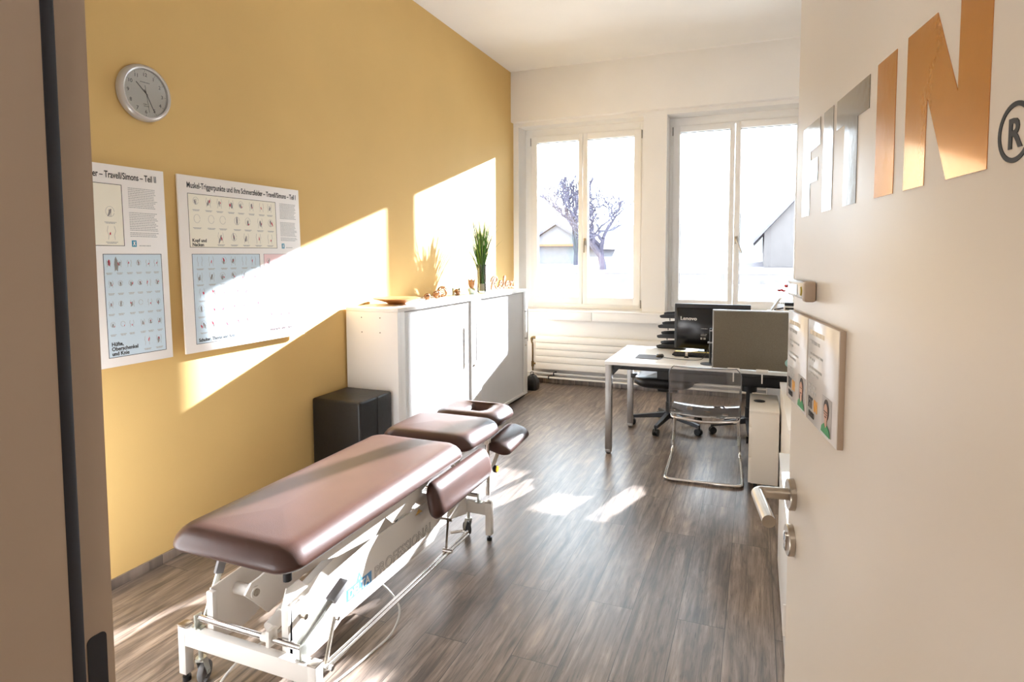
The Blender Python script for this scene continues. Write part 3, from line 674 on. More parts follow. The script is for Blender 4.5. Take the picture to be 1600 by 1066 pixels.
# tulip ornament
tu = thing('tulip_ornament', 'wooden tulip ornament standing in a pale glass leaf bowl', 'ornament', (0.24, 4.93, TZ))
rings = []
for r, h in ((0.004, 0.04), (0.010, 0.052), (0.020, 0.066), (0.027, 0.085), (0.029, 0.105), (0.031, 0.125)):
    rings.append([(0.24+r*(1+0.10*math.cos(6*a))*math.cos(a), 4.93+r*(1+0.10*math.cos(6*a))*math.sin(a), TZ+h + (0.012*math.cos(6*a) if h > 0.12 else 0)) for a in [2*PI*k/36 for k in range(36)]])
obj('tulip_head', MB().loft(rings), 'wood', tu, smooth=60)
obj('stem', MB().cyl((0.24, 4.93, TZ+0.012), (0.24, 4.93, TZ+0.045), 0.006, 10), 'wood', tu)
lf = []
for k in range(28):
    a = 2*PI*k/28; lf.append((0.5+0.5*math.cos(2*a))**1.5)
rg_ = []
for r, h in ((0.020, 0.0), (0.030, 0.012), (0.036, 0.024), (0.041, 0.034)):
    rg_.append([(0.24+r*math.cos(a)*(0.8 if h else 1), 4.93+r*math.sin(a), TZ+h+(0.026*h/0.034*abs(math.sin(a))**2)) for a in [2*PI*k/28 for k in range(28)]])
inn = [[(0.24+(p[0]-0.24)*0.9, 4.93+(p[1]-4.93)*0.9, p[2]+0.001) for p in r] for r in rg_[::-1]]
obj('leaf_bowl', MB().loft(rg_+inn), mat('celadon', (196, 212, 200), 0.15, var=0.04), tu, label='pale green glazed leaf bowl')
# vase with grass
va = thing('grass_vase', 'glass vase with tall green ornamental grass', 'vase', (0.2, 5.235, TZ))
vx, vy = 0.2, 5.235
obj('vase', MB().lathe([(0.0, 0.0), (0.038, 0.0), (0.044, 0.008), (0.040, 0.10), (0.042, 0.24), (0.045, 0.265), (0.043, 0.265), (0.039, 0.24), (0.037, 0.10), (0.038, 0.012), (0.0, 0.010)], (vx, vy, TZ), seg=28, cap=False), 'vase_glass', va)
obj('pebbles', MB().lathe([(0.0, 0.011), (0.036, 0.012), (0.0365, 0.075), (0.02, 0.083), (0.0, 0.080)], (vx, vy, TZ), seg=20, cap=False), 'stone', va)
def blades(n, rng, spread, hmin, hmax):
    m = MB()
    for k in range(n):
        a = rng.uniform(0, 2*PI); h = rng.uniform(hmin, hmax); sp_ = rng.uniform(0.2, 1.0)*spread; w = rng.uniform(0.0026, 0.0046)
        bx, by = vx+0.02*rng.uniform(-1, 1), vy+0.02*rng.uniform(-1, 1); ta = rng.uniform(0, PI)
        q = Vector((math.cos(ta), math.sin(ta), 0)); L_ = []; R_ = []
        n_ = 9
        for i in range(n_):
            t = i/(n_-1); f = t**1.8
            p = Vector((max(0.035, bx+math.cos(a)*sp_*f), by+math.sin(a)*sp_*f, TZ+0.05+h*t - (0.10*sp_/spread*t**3 if sp_ > 0.75*spread else 0)))
            ww = w*(1-t**3*0.93); L_.append(p+q*ww); R_.append(p-q*ww)
        for i in range(n_-1):
            vv = [m.bm.verts.new(x) for x in (L_[i], R_[i], R_[i+1], L_[i+1])]; m.bm.faces.new(vv)
    return m
rg2 = random.Random(21)
obj('grass_blades', blades(110, rg2, 0.135, 0.46, 0.74), 'green', va, smooth=0)
obj('grass_blades', blades(70, rg2, 0.16, 0.42, 0.70), 'green2', va, smooth=0, label='darker green blades')
obj('grass_blades', blades(9, rg2, 0.24, 0.50, 0.66), 'green2', va, smooth=0, label='long outer blades')
# Relax sign: handwritten strokes of cut wood
rs = thing('word_sign', 'light wooden cut-out script word beside the grass vase', 'sign', (0.21, 5.72, TZ), math.radians(90-8))
ST = [
    [(0.10, 0.0), (0.125, 0.08), (0.165, 0.155), (0.185, 0.185)],
    [(0.095, 0.115), (0.12, 0.165), (0.19, 0.195), (0.255, 0.175), (0.25, 0.125), (0.19, 0.095), (0.155, 0.095), (0.20, 0.07), (0.235, 0.025), (0.275, 0.012), (0.315, 0.05),
     (0.37, 0.075), (0.385, 0.11), (0.35, 0.12), (0.325, 0.075), (0.34, 0.025), (0.38, 0.012), (0.425, 0.05), (0.47, 0.13), (0.485, 0.18), (0.46, 0.185), (0.445, 0.12), (0.45, 0.03), (0.475, 0.012),
     (0.515, 0.05), (0.575, 0.095), (0.54, 0.11), (0.505, 0.07), (0.51, 0.025), (0.545, 0.018), (0.585, 0.07), (0.595, 0.10), (0.59, 0.04), (0.61, 0.012), (0.645, 0.03), (0.70, 0.10), (0.725, 0.105)],
    [(0.63, 0.10), (0.66, 0.09), (0.675, 0.03), (0.71, 0.010), (0.735, 0.03)],
]
m = MB()
SC = 0.70
for st in ST:
    pts = cr([(SC*(x-0.41), 0.0, SC*z*0.95+0.008) for x, z in st], 7)
    w = 0.0095; n_ = len(pts)
    rings = []
    for i, p in enumerate(pts):
        d_ = (pts[min(i+1, n_-1)]-pts[max(i-1, 0)]).normalized(); q = Vector((-d_.z, 0, d_.x))*w
        rings.append([p+q+Vector((0, -0.007, 0)), p-q+Vector((0, -0.007, 0)), p-q+Vector((0, 0.007, 0)), p+q+Vector((0, 0.007, 0))])
    m.loft(rings)
obj('letters', m, 'sign_wood', rs, local=True, smooth=30)
for x in (0.12, 0.28, 0.47, 0.70): obj('foot', MB().cyl((SC*(x-0.41), 0, 0.0), (SC*(x-0.41), 0, 0.012), 0.005, 8), 'wood', rs, local=True)

bgm = MB(); bgm.loft([[(p[0], p[1], z) for p in rrect(0.30+i, 0.437-i, 6.10+i*0.5, 6.24-i*0.5, 0.03)] for i, z in ((0.008, 0.0), (0.0, 0.02), (0.004, 0.10), (0.03, 0.15), (0.055, 0.165))])
bgm.tube(cr([(0.35, 6.17, 0.155), (0.35, 6.17, 0.185), (0.368, 6.17, 0.195), (0.386, 6.17, 0.185), (0.386, 6.17, 0.155)], 4), 0.004, 6)
single('small_bag', bgm, 'black', 'small black bag on the floor between white cabinet and radiator', 'bag')
# ------------------------------------------------------------------ black cube stool
cu = thing('cube_stool', 'black leather cube stool against the yellow wall', 'stool', (0.2, 3.22, 0))
cb = MB().box((0.018, 3.05, 0.012), (0.386, 3.405, 0.572), 0.016, 4)
obj('upholstery', cb, 'black_leather', cu, smooth=60)
sm = MB().tube([(0.388, 3.235+0.002*math.sin(k*1.3), 0.57-0.55*k/16) for k in range(17)], 0.0028, 6)
obj('seam', sm, 'black', cu)
for x in (0.05, 0.35):
    for y in (3.09, 3.37): obj('foot', MB().cyl((x, y, 0), (x, y, 0.014), 0.015, 12), 'black', cu)

# ------------------------------------------------------------------ treatment table
tt = thing('treatment_table', 'brown leather treatment table on a white wheeled lifting frame', 'treatment table', (1.09, 2.1, 0))
obj('leg_cushion', pad(MB(), 0.828, 1.357, 1.372, 2.572, 0.075, 0.508, 0.584), 'leather', tt, smooth=80)
obj('back_cushion', pad(MB(), 0.826, 1.352, 2.585, 3.035, 0.085, 0.508, 0.586), 'leather', tt, smooth=80)
# face cushion with a nose slot
hc = MB(); N = 48; hx0, hx1, hy0, hy1 = 0.868, 1.297, 3.055, 3.385; hcx, hcy = 1.105, 3.235
outer = rrect(hx0, hx1, hy0, hy1, 0.085, 11)
def orr(i): return rrect(hx0+i, hx1-i, hy0+i, hy1-i, 0.085-0.5*i, 11)
ang = [math.atan2(p[1]-hcy, p[0]-hcx) for p in outer]
def hole(rx, ry, z): return [(hcx+rx*math.cos(a), hcy+ry*math.sin(a), z) for a in ang]
z0, z1 = 0.500, 0.572
prof = [(0.03, 0.0), (0.006, 0.06), (0.0, 0.25), (0.006, 0.5), (0.02, 0.78), (0.045, 0.96), (0.065, 1.0)]
rings = [[(p[0], p[1], z0+(z1-z0)*t+0.10*max(0, p[1]-3.2)*0.5) for p in orr(i)] for i, t in prof]
rings += [hole(0.085, 0.105, z1-0.002), hole(0.060, 0.085, z1-0.016), hole(0.050, 0.075, z1-0.04), hole(0.048, 0.073, z0+0.004)]
hc.loft(rings, cap=False)
hc.loft([[(p[0], p[1], z0) for p in orr(0.03)], hole(0.048, 0.073, z0+0.004)], cap=False)
obj('face_cushion', hc, 'leather', tt, smooth=80)
# drop-down arm cushions
def armpad(L_, W, T):
    m = MB(); prof = [(0.02, 0), (0.004, 0.1), (0, 0.3), (0.006, 0.6), (0.022, 0.88), (0.045, 1.0)]
    m.loft([[(p[0], p[1], T*t) for p in rrect(-W/2+i, W/2-i, -L_/2+i, L_/2-i, 0.055-0.5*i, 8)] for i, t in prof]); return m
a1 = armpad(0.60, 0.165, 0.055).xform(Matrix.Translation((1.318, 2.545, 0.392)) @ Matrix.Rotation(math.radians(78), 4, 'Y'))
obj('arm_cushion', a1, 'leather', tt, smooth=80, label='arm cushion folded down on the window side')
a2 = armpad(0.36, 0.155, 0.05).xform(Matrix.Translation((1.335, 3.13, 0.415)) @ Matrix.Rotation(math.radians(14), 4, 'Y') @ Matrix.Rotation(math.radians(5), 4, 'X'))
obj('arm_cushion', a2, 'leather', tt, smooth=80, label='arm cushion spread out below the face cushion')
obj('arm_strut', MB().tube([(1.318, 3.08, 0.415), (1.30, 2.99, 0.30)], 0.011, 10), 'enamel', tt)
obj('arm_strut', MB().tube([(1.335, 2.53, 0.40), (1.29, 2.53, 0.49)], 0.010, 8), 'enamel', tt)
obj('height_pole', MB().cyl((1.30, 2.93, 0.175), (1.30, 2.93, 0.50), 0.0125, 16), 'chrome', tt)
kn = obj('clamp_knob', MB().lathe([(0.0, 0.0), (0.012, 0.0), (0.020, 0.008), (0.020, 0.022), (0.0, 0.022)], (1.333, 2.93, 0.325), 'x', 14, cap=False), 'black', tt)
obj('knob_cap', MB().lathe([(0.0, 0.022), (0.017, 0.022), (0.016, 0.027), (0.0, 0.028)], (1.333, 2.93, 0.325), 'x', 18, cap=False), 'knob_yellow', kn, label='yellow knob cap')
# upper frame
uf = MB()
uf.box((0.905, 1.44, 0.485), (0.935, 3.02, 0.510), 0.002).box((1.262, 1.44, 0.485), (1.292, 3.02, 0.510), 0.002)
for y in (1.50, 2.1, 2.55, 2.62, 3.0): uf.box((0.935, y-0.015, 0.487), (1.262, y+0.015, 0.508), 0.002)
uf.box((0.98, 3.0, 0.485), (1.005, 3.36, 0.502), 0.002).box((1.18, 3.0, 0.485), (1.205, 3.36, 0.502), 0.002)
uf.box((1.292, 2.555, 0.455), (1.306, 2.60, 0.508), 0.002).box((1.292, 2.90, 0.46), (1.312, 2.95, 0.508), 0.002)
obj('upper_frame', uf, 'enamel', tt)
sp_ = MB()
sp_.prism([(1.44, 0.488), (1.70, 0.412), (1.93, 0.385), (2.00, 0.43), (2.05, 0.385), (2.22, 0.395), (2.42, 0.488)], 0, 1.270, 1.274)
obj('side_plate', sp_, 'enamel', tt)
sp_ = MB().prism([(1.44, 0.488), (1.70, 0.412), (1.93, 0.385), (2.00, 0.43), (2.05, 0.385), (2.22, 0.395), (2.42, 0.488)], 0, 0.920, 0.924)
obj('side_plate', sp_, 'enamel', tt)
# scissor arms between base and upper frame
for x in (0.985, 1.185):
    m = MB().prism([(1.555, 0.285), (1.585, 0.315), (1.63, 0.318), (2.52, 0.490), (2.60, 0.470), (2.45, 0.40), (1.72, 0.175), (1.66, 0.165), (1.60, 0.235)], 0, x-0.004, x+0.004)
    obj('lift_arm', m, 'enamel', tt)
for x in (1.05, 1.215):
    m = MB().prism([(2.12, 0.485), (2.17, 0.485), (2.62, 0.26), (2.60, 0.20), (2.54, 0.215)], 0, x-0.006, x+0.006)
    obj('brace_arm', m, 'enamel', tt)
m = MB().prism([(2.36, 0.485), (2.42, 0.485), (2.16, 0.30), (2.10, 0.30)], 0, 1.225, 1.243); obj('brace_arm', m, 'enamel', tt)
for a_, b_, r_ in (((0.90, 1.60, 0.275), (0.995, 1.60, 0.275), 0.021), ((1.17, 1.60, 0.275), (1.25, 1.60, 0.275), 0.021), ((0.99, 2.48, 0.46), (1.20, 2.48, 0.46), 0.014)):
    obj('pivot_tube', MB().cyl(a_, b_, r_, 20), 'enamel', tt)
obj('bearing', MB().lathe([(0.0, 0.0), (0.013, 0.0), (0.013, 0.004), (0.008, 0.004), (0.007, 0.002), (0.0, 0.002)], (0.995, 1.60, 0.275), 'x', 20, cap=False), 'steel', tt)
obj('motor', MB().cyl((1.09, 1.62, 0.20), (1.10, 2.25, 0.36), 0.030, 18).cyl((1.09, 1.56, 0.188), (1.09, 1.62, 0.20), 0.024, 16), 'enamel', tt)
# base
def base_panel(x, name='base_panel'):
    m = MB().prism([(1.475, 0.135), (1.60, 0.118), (1.66, 0.120), (1.74, 0.150), (2.42, 0.140), (2.48, 0.175), (2.60, 0.168), (2.765, 0.128), (2.765, 0.262), (2.55, 0.335), (2.30, 0.352), (1.95, 0.365), (1.49, 0.330)], 0, x-0.003, x+0.003)
    return obj(name, m, 'enamel', tt)
base_panel(0.900); bp_ = base_panel(1.250)
obj('panel_flange', MB().box((1.225, 1.475, 0.128), (1.253, 1.495, 0.335), 0.002), 'enamel', tt)
obj('panel_flange', MB().box((0.897, 1.475, 0.128), (0.925, 1.495, 0.325), 0.002), 'enamel', tt)
obj('bracket_ear', MB().prism([(1.475, 0.33), (1.50, 0.39), (1.56, 0.39), (1.60, 0.345)], 0, 1.223, 1.227), 'enamel', tt)
obj('panel_groove', MB().box((1.2528, 1.80, 0.1685), (1.2534, 2.36, 0.1705)).cyl((1.2525, 1.99, 0.184), (1.2538, 1.99, 0.184), 0.0035, 8).cyl((1.2525, 2.12, 0.182), (1.2538, 2.12, 0.182), 0.0035, 8), 'ink_grey', tt)
obj('bolt', MB().cyl((1.253, 1.535, 0.285), (1.275, 1.535, 0.285), 0.010, 12), 'steel', tt)
obj('bolt', MB().cyl((1.253, 2.42, 0.285), (1.268, 2.42, 0.285), 0.010, 12), 'steel', tt)
obj('warning_sticker', MB().prism([(2.26, 0.325), (2.32, 0.322), (2.29, 0.345)], 0, 1.253, 1.2534), 'knob_yellow', tt, label='yellow warning triangle')
TM = Matrix.Translation((1.2532, 0, 0)) @ Matrix.Rotation(PI/2, 4, 'Z')
dl = MB().box((1.772, -0.0004, 0.196), (1.928, 0, 0.243)).poly([(1.832, 0.243), (1.850, 0.278), (1.868, 0.243)]).xform(TM)
obj('delta_badge', dl, 'blue', tt, smooth=0, label='pale blue badge with a droplet')
dt = MB().text('DELTA', 0.046, 1.78, 0.203, -0.0005, sx=0.98, bold=0.001).poly([(1.846, 0.249), (1.850, 0.262), (1.854, 0.249), (1.850, 0.246)], 0.0004, -0.0005).xform(TM)
obj('badge_letters', dt, 'paper', tt, smooth=0, label='white letters on the badge')
pl = MB().text('PROFESSIONAL', 0.066, 1.945, 0.198, -0.0004, fit=0.46, outline=0.0006).xform(TM)
obj('panel_letters', pl, 'outline', tt, smooth=0, label='outlined capital letters')
for y, zt in ((1.455, 0.203), (2.785, 0.203)):
    bm_ = MB().box((0.83, y-0.016, 0.135), (1.36, y+0.016, 0.197), 0.002)
    obj('cross_beam', bm_, 'enamel', tt)
    for x in (0.815, 1.375):
        p = obj('foot_post', MB().box((x-0.016, y-0.017, 0.030), (x+0.016, y+0.017, 0.200), 0.002), 'enamel', tt)
        obj('post_cap', MB().box((x-0.017, y-0.018, 0.200), (x+0.017, y+0.018, 0.206), 0.001), 'steel', p)
        obj('rubber_foot', MB().lathe([(0.0, 0.0), (0.014, 0.0), (0.014, 0.016), (0.006, 0.018), (0.006, 0.031), (0.0, 0.031)], (x, y, 0), seg=14, cap=False), 'black', p)
def caster(x, y, parent, r=0.036, ang=0.0, wm='grey_rubber'):
    T_ = Matrix.Translation((x, y, 0)) @ Matrix.Rotation(ang, 4, 'Z')
    f = MB().cyl((0, 0, 0.100), (0, 0, 0.136), 0.008, 10).cyl((0, 0, 0.092), (0, 0, 0.100), 0.017, 14)
    for s in (-1, 1): f.prism([(-0.012, 0.095), (0.012, 0.095), (0.030, 0.04), (0.022, 0.028), (0.012, 0.030)], 0, s*0.014-0.0015, s*0.014+0.0015)
    f.box((-0.014, -0.012, 0.088), (0.014, 0.012, 0.096)).cyl((-0.018, 0.020, r), (0.018, 0.020, r), 0.006, 10)
    fo = obj('caster_fork', f.xform(T_), 'zinc', parent)
    w = MB().lathe([(0.0, -0.008), (0.020, -0.008), (0.021, -0.010), (r-0.003, -0.010), (r, -0.006), (r, 0.006), (r-0.003, 0.010), (0.021, 0.010), (0.020, 0.008), (0.0, 0.008)], (0, 0, 0), 'x', 28, cap=False)
    w.xform(T_ @ Matrix.Translation((0, 0.020, r))); obj('caster_wheel', w, wm, fo)
caster(0.885, 1.455, tt, ang=0.35); caster(1.30, 1.455, tt, ang=0.35); caster(0.91, 2.785, tt, ang=0.9, wm='dark_rubber'); caster(1.255, 2.785, tt, ang=0.9, wm='dark_rubber')
# chrome cross tubes with pedals
for y, pd in ((1.465, True), (2.775, False)):
    obj('caster_shaft', MB().cyl((0.865, y, 0.232), (1.325, y, 0.232), 0.0105, 16), 'chrome', tt)
    for x in (0.868, 1.322): obj('shaft_bracket', MB().box((x-0.004, y-0.016, 0.196), (x+0.004, y+0.012, 0.246), 0.001).box((x-0.02, y-0.012, 0.196), (x+0.02, y+0.012, 0.200)), 'zinc', tt)
obj('shaft_cam', MB().box((1.185, 1.445, 0.212), (1.20, 1.485, 0.268), 0.003).cyl((1.155, 1.465, 0.232), (1.185, 1.465, 0.232), 0.014, 12), 'enamel', tt)
def bar(a, b, w, t, bev=0.001):      # rectangular bar from a to b
    a, b = Vector(a), Vector(b); d_ = b-a; q = d_.to_track_quat('Z', 'Y').to_matrix().to_4x4()
    return MB().box((-w/2, -t/2, 0), (w/2, t/2, d_.length), bev).xform(Matrix.Translation(a) @ q)
l1 = obj('caster_pedal', bar((1.305, 1.462, 0.240), (1.312, 1.625, 0.312), 0.020, 0.010), 'zinc', tt)
obj('pedal_pad', bar((1.312, 1.610, 0.305), (1.316, 1.685, 0.340), 0.036, 0.020, 0.002), 'grey_rubber', l1)
l2 = obj('caster_pedal', bar((0.855, 1.500, 0.195), (0.870, 1.560, 0.362), 0.010, 0.020), 'zinc', tt)
obj('pedal_pad', bar((0.868, 1.553, 0.345), (0.872, 1.568, 0.392), 0.016, 0.030, 0.002), 'grey_rubber', l2)
obj('leveling_knob', MB().cyl((0.90, 1.50, 0.462), (0.90, 1.50, 0.486), 0.014, 10), 'black', tt)
obj('leveling_knob', MB().cyl((1.283, 1.445, 0.458), (1.283, 1.445, 0.484), 0.014, 10), 'black', tt)
# foot control rail
fb = MB().tube([(1.365, 1.51, 0.142), (1.365, 2.56, 0.128)], 0.0062, 10).tube(cr([(1.345, 1.53, 0.138), (1.345, 2.50, 0.126), (1.345, 2.56, 0.128), (1.335, 2.575, 0.129), (1.315, 2.57, 0.13), (1.29, 2.52, 0.14)], 5), 0.006, 10)
obj('foot_rail', fb, 'chrome', tt)
for y in (1.53, 2.36):
    obj('rail_link', bar((1.352, y, 0.140), (1.30, y+0.115, 0.225), 0.010, 0.018), 'steel', tt)
    obj('link_bolt', MB().cyl((1.335, y, 0.138), (1.382, y, 0.138), 0.009, 10), 'chrome', tt)
    obj('link_bolt', MB().cyl((1.25, y+0.115, 0.225), (1.318, y+0.115, 0.225), 0.0075, 10), 'chrome', tt)
# mains lead on the floor
cbp = cr([(1.10, 1.66, 0.155), (1.02, 1.50, 0.10), (0.99, 1.40, 0.02), (1.05, 1.34, 0.006), (1.18, 1.36, 0.006), (1.27, 1.49, 0.006), (1.31, 1.62, 0.006), (1.335, 1.80, 0.006), (1.345, 1.93, 0.012), (1.32, 2.02, 0.05), (1.26, 2.03, 0.11), (1.20, 2.0, 0.17)], 8)
obj('mains_lead', MB().tube(cbp, 0.0045, 8), 'cable', tt)

# ------------------------------------------------------------------ radiator and pipes
ra = thing('radiator', 'long white flat panel radiator with four slots under the windows', 'radiator', (1.9, 6.47, 0))
m = MB(); zs = [0.180, 0.2575, 0.333, 0.408, 0.484, 0.562]
for k in range(5): m.box((0.315, 6.425, zs[k]+0.0025), (3.2, 6.442, zs[k+1]-0.0025), 0.003)
obj('front_panel', m, 'rad', ra)
obj('core', MB().box((0.325, 6.442, 0.19), (3.19, 6.452, 0.555)), 'ink_soft', ra)
obj('rear_panel', MB().box((0.325, 6.495, 0.19), (3.19, 6.51, 0.555)).box((0.32, 6.45, 0.556), (3.195, 6.51, 0.560)).box((0.6, 6.505, 0.3), (0.66, 6.553, 0.5)).box((2.8, 6.505, 0.3), (2.86, 6.553, 0.5)), 'rad', ra)
vv = MB().tube(cr([(0.300, 6.45, 0.535), (0.268, 6.45, 0.535), (0.262, 6.45, 0.52), (0.262, 6.45, 0.48), (0.272, 6.45, 0.45), (0.272, 6.45, 0.23)], 4), 0.010, 10).cyl((0.272, 6.45, 0.20), (0.272, 6.45, 0.26), 0.016, 12).cyl((0.278, 6.45, 0.535), (0.318, 6.45, 0.535), 0.015, 12).cyl((0.262, 6.45, 0.50), (0.262, 6.45, 0.53), 0.015, 12).cyl((0.272, 6.45, 0.235), (0.318, 6.45, 0.235), 0.012, 12).tube([(0.272, 6.45, 0.20), (0.272, 6.455, 0.152)], 0.010, 10)
obj('valve', vv, 'brass', ra, label='bare brass valve and riser')
pz = MB().cyl((0.05, 6.47, 0.128), (4.99, 6.47, 0.118), 0.012, 12); pp = thing('heating_pipe', 'upper of two thin white heating pipes along the back wall', 'pipe', (2.5, 6.47, 0.12), 0, 'heating pipes')
obj('pipe', pz, 'rad', pp)
obj('clip', MB().box((0.515, 6.452, 0.110), (0.527, 6.554, 0.1415), 0.002).box((2.6, 6.452, 0.105), (2.612, 6.554, 0.1385), 0.002), 'dark_grey', pp)
pp = thing('heating_pipe', 'lower of two thin white heating pipes along the back wall', 'pipe', (2.5, 6.47, 0.07), 0, 'heating pipes')
obj('pipe', MB().cyl((0.05, 6.47, 0.080), (4.99, 6.47, 0.070), 0.012, 12), 'rad', pp)
obj('clip', MB().box((0.455, 6.452, 0.062), (0.467, 6.554, 0.097), 0.002).box((2.5, 6.452, 0.057), (2.512, 6.554, 0.092), 0.002), 'dark_grey', pp)

# ------------------------------------------------------------------ desk and what stands on it
DZ = 0.695
dk = thing('desk', 'white office desk with square silver legs', 'desk', (2.4, 4.75, 0))
obj('desktop', MB().box((1.612, 4.33, DZ-0.024), (3.25, 5.17, DZ), 0.002), 'desk', dk)
for x, y in ((1.638, 4.362), (1.655, 5.105), (3.22, 4.362), (3.22, 5.105)):
    l_ = obj('leg', MB().box((x-0.023, y-0.023, 0.035), (x+0.023, y+0.023, DZ-0.024), 0.003), 'alu', dk)
    obj('leg_sleeve', MB().box((x-0.0205, y-0.0205, 0.012), (x+0.0205, y+0.0205, 0.037), 0.002), 'alu', l_)
    obj('leg_foot', MB().cyl((x, y, 0), (x, y, 0.013), 0.017, 14), 'black', l_)
obj('support_frame', MB().box((1.665, 4.40, DZ-0.065), (3.19, 4.44, DZ-0.025), 0.002).box((1.665, 5.03, DZ-0.065), (3.19, 5.07, DZ-0.025), 0.002).box((1.66, 4.385, DZ-0.065), (1.70, 5.08, DZ-0.025), 0.002).box((3.16, 4.385, DZ-0.065), (3.20, 5.08, DZ-0.025), 0.002).prism([(1.662, DZ-0.025), (1.74, DZ-0.025), (1.662, DZ-0.11)], 1, 4.37, 4.376), 'black', dk)
obj('cable_tray', MB().box((1.95, 4.62, DZ-0.17), (3.15, 4.625, DZ-0.03)).box((1.95, 4.62, DZ-0.17), (3.15, 4.80, DZ-0.165)).box((1.95, 4.796, DZ-0.17), (3.15, 4.80, DZ-0.09)), 'black', dk)
# privacy screen
sc_ = thing('privacy_screen', 'taupe fabric privacy screen fixed to the front edge of the desk', 'screen', (2.78, 4.3, DZ))
obj('fabric_panel', MB().box((2.372, 4.291, 0.706), (3.20, 4.325, 1.098), 0.004), 'screen', sc_)
obj('edge_profile', MB().box((2.366, 4.290, 1.094), (3.205, 4.326, 1.103), 0.002).box((2.366, 4.290, 0.704), (2.374, 4.326, 1.10), 0.002), 'alu', sc_)
for x in (2.505, 2.685, 3.0): obj('screen_clamp', MB().box((x-0.038, 4.286, 0.690), (x+0.038, 4.33, 0.712), 0.002).box((x-0.004, 4.30, 0.615), (x+0.004, 4.325, 0.672)), 'enamel', sc_)
mk = MB(); rings = []
for i in range(9):
    t = i/8; a = -0.9+1.8*t; w = 0.042*math.sin(PI*min(1, max(0.08, t*0.96+0.02)))
    rings.append([(2.862+w*(1.0*c), 4.288-0.022*math.sin(PI*t)*(1-abs(c)*0.6)-0.002, 0.735+0.085*t+0.01*c) for c in (-1, -0.5, 0, 0.5, 1)])
vsr = [[mk.bm.verts.new(p) for p in r] for r in rings]
for i in range(8):
    for j in range(4): mk.bm.faces.new([vsr[i][j], vsr[i][j+1], vsr[i+1][j+1], vsr[i+1][j]])
bmesh.ops.solidify(mk.bm, geom=mk.bm.faces[:], thickness=0.003)
single('face_mask', mk, 'mask', 'pale teal folded face mask hanging on the taupe screen', 'mask', smooth=60)
# pole beside the screen
po = thing('screen_pole', 'thin black clamp pole standing on the desk beside the taupe screen', 'pole', (2.345, 4.45, DZ))
obj('pole', MB().cyl((2.345, 4.45, DZ), (2.345, 4.45, 0.955), 0.009, 12), 'black', po)
obj('base', MB().lathe([(0.0, 0.0), (0.055, 0.0), (0.055, 0.006), (0.012, 0.012), (0.0, 0.012)], (2.33, 4.47, DZ), seg=24, cap=False), 'dark_grey', po)
obj('clip', MB().box((2.338, 4.437, 0.935), (2.370, 4.463, 0.945), 0.001).box((2.325, 4.437, 0.85), (2.370, 4.463, 0.860), 0.001), 'alu', po)
# monitor seen from behind
mo = thing('monitor', 'black desktop monitor seen from behind, standing beside the letter trays', 'monitor', (2.315, 5.0, DZ))
obj('bezel', MB().box((2.028, 5.005, 0.722), (2.602, 5.035, 1.082), 0.004), 'dark_grey', mo)
obj('back_shell', MB().box((2.045, 4.985, 0.722), (2.585, 5.008, 1.050), 0.008), 'gloss_black', mo)
obj('maker_letters', MB().text('Lenovo', 0.040, 2.075, 0.952, 4.985, fit=0.125, bold=0.0006), 'paper', mo, smooth=0, label='small white maker lettering')
mm = MB().bars(2.235, 2.285, 0.885, 0.004, rnd, 4.985).bars(2.235, 2.28, 0.84, 0.004, rnd, 4.985).bars(2.235, 2.275, 0.83, 0.004, rnd, 4.985).box((2.232, 4.9845, 0.80), (2.246, 4.985, 0.816)).box((2.255, 4.9845, 0.80), (2.272, 4.985, 0.816))
obj('rating_label', mm, 'ink_soft', mo, smooth=0)
obj('stand', MB().box((2.26, 5.02, DZ+0.008), (2.37, 5.045, 0.80), 0.003).box((2.21, 4.99, DZ), (2.42, 5.16, DZ+0.009), 0.003), 'black', mo)
# letter trays
for k, (dx, lab) in enumerate(((0.0, 'lowest black letter tray of the stack behind the monitor'), (0.004, 'second lowest black letter tray of the stack behind the monitor'), (0.012, 'second highest black letter tray of the stack behind the monitor'), (0.026, 'topmost black letter tray of the stack behind the monitor'))):
    z = DZ + 0.004 + 0.084*k; x0 = 1.872 + dx; lt = MB()
    T_ = [(x0, z+0.008), (x0+0.012, z), (x0+0.24, z), (x0+0.24, z+0.038), (x0+0.12, z+0.037), (x0+0.03, z+0.030), (x0, z+0.022)]
    lt.prism(T_, 1, 5.085, 5.09); lt.prism(T_, 1, 5.33, 5.335)
    lt.box((x0+0.01, 5.085, z), (x0+0.24, 5.335, z+0.004)).box((x0+0.235, 5.085, z), (x0+0.24, 5.335, z+0.036))
    if k: lt.cyl((x0+0.225, 5.088, z-0.0455), (x0+0.225, 5.088, z), 0.004, 8).cyl((x0+0.225, 5.332, z-0.0455), (x0+0.225, 5.332, z), 0.004, 8).cyl((x0+0.05, 5.332, z-0.0475), (x0+0.05, 5.332, z), 0.004, 8)
    single('letter_tray', lt, 'black', lab, 'letter tray', 'stacked letter trays')
single('mouse_pad', MB().prism(rrect(1.795, 1.985, 4.535, 4.715, 0.02), 2, DZ, DZ+0.004), 'pad', 'flat grey mouse pad lying beside the computer mouse', 'mouse pad')
ms = thing('computer_mouse', 'small black and white computer mouse at the edge of the grey pad', 'mouse', (1.965, 4.65, DZ+0.004))
obj('body', MB().lathe([(0.0, 0.0), (0.028, 0.0), (0.030, 0.006), (0.026, 0.016), (0.015, 0.023), (0.0, 0.025)], (0, 0, 0), cap=False).xform(Matrix.Translation((1.965, 4.65, DZ+0.0045)) @ Matrix.Diagonal((1, 1.5, 1, 1))), 'black', ms)
obj('top_shell', MB().sphere((1.965, 4.65, DZ+0.016), 0.022, sc=(0.9, 1.4, 0.85)), 'paper', ms, label='white top shell')
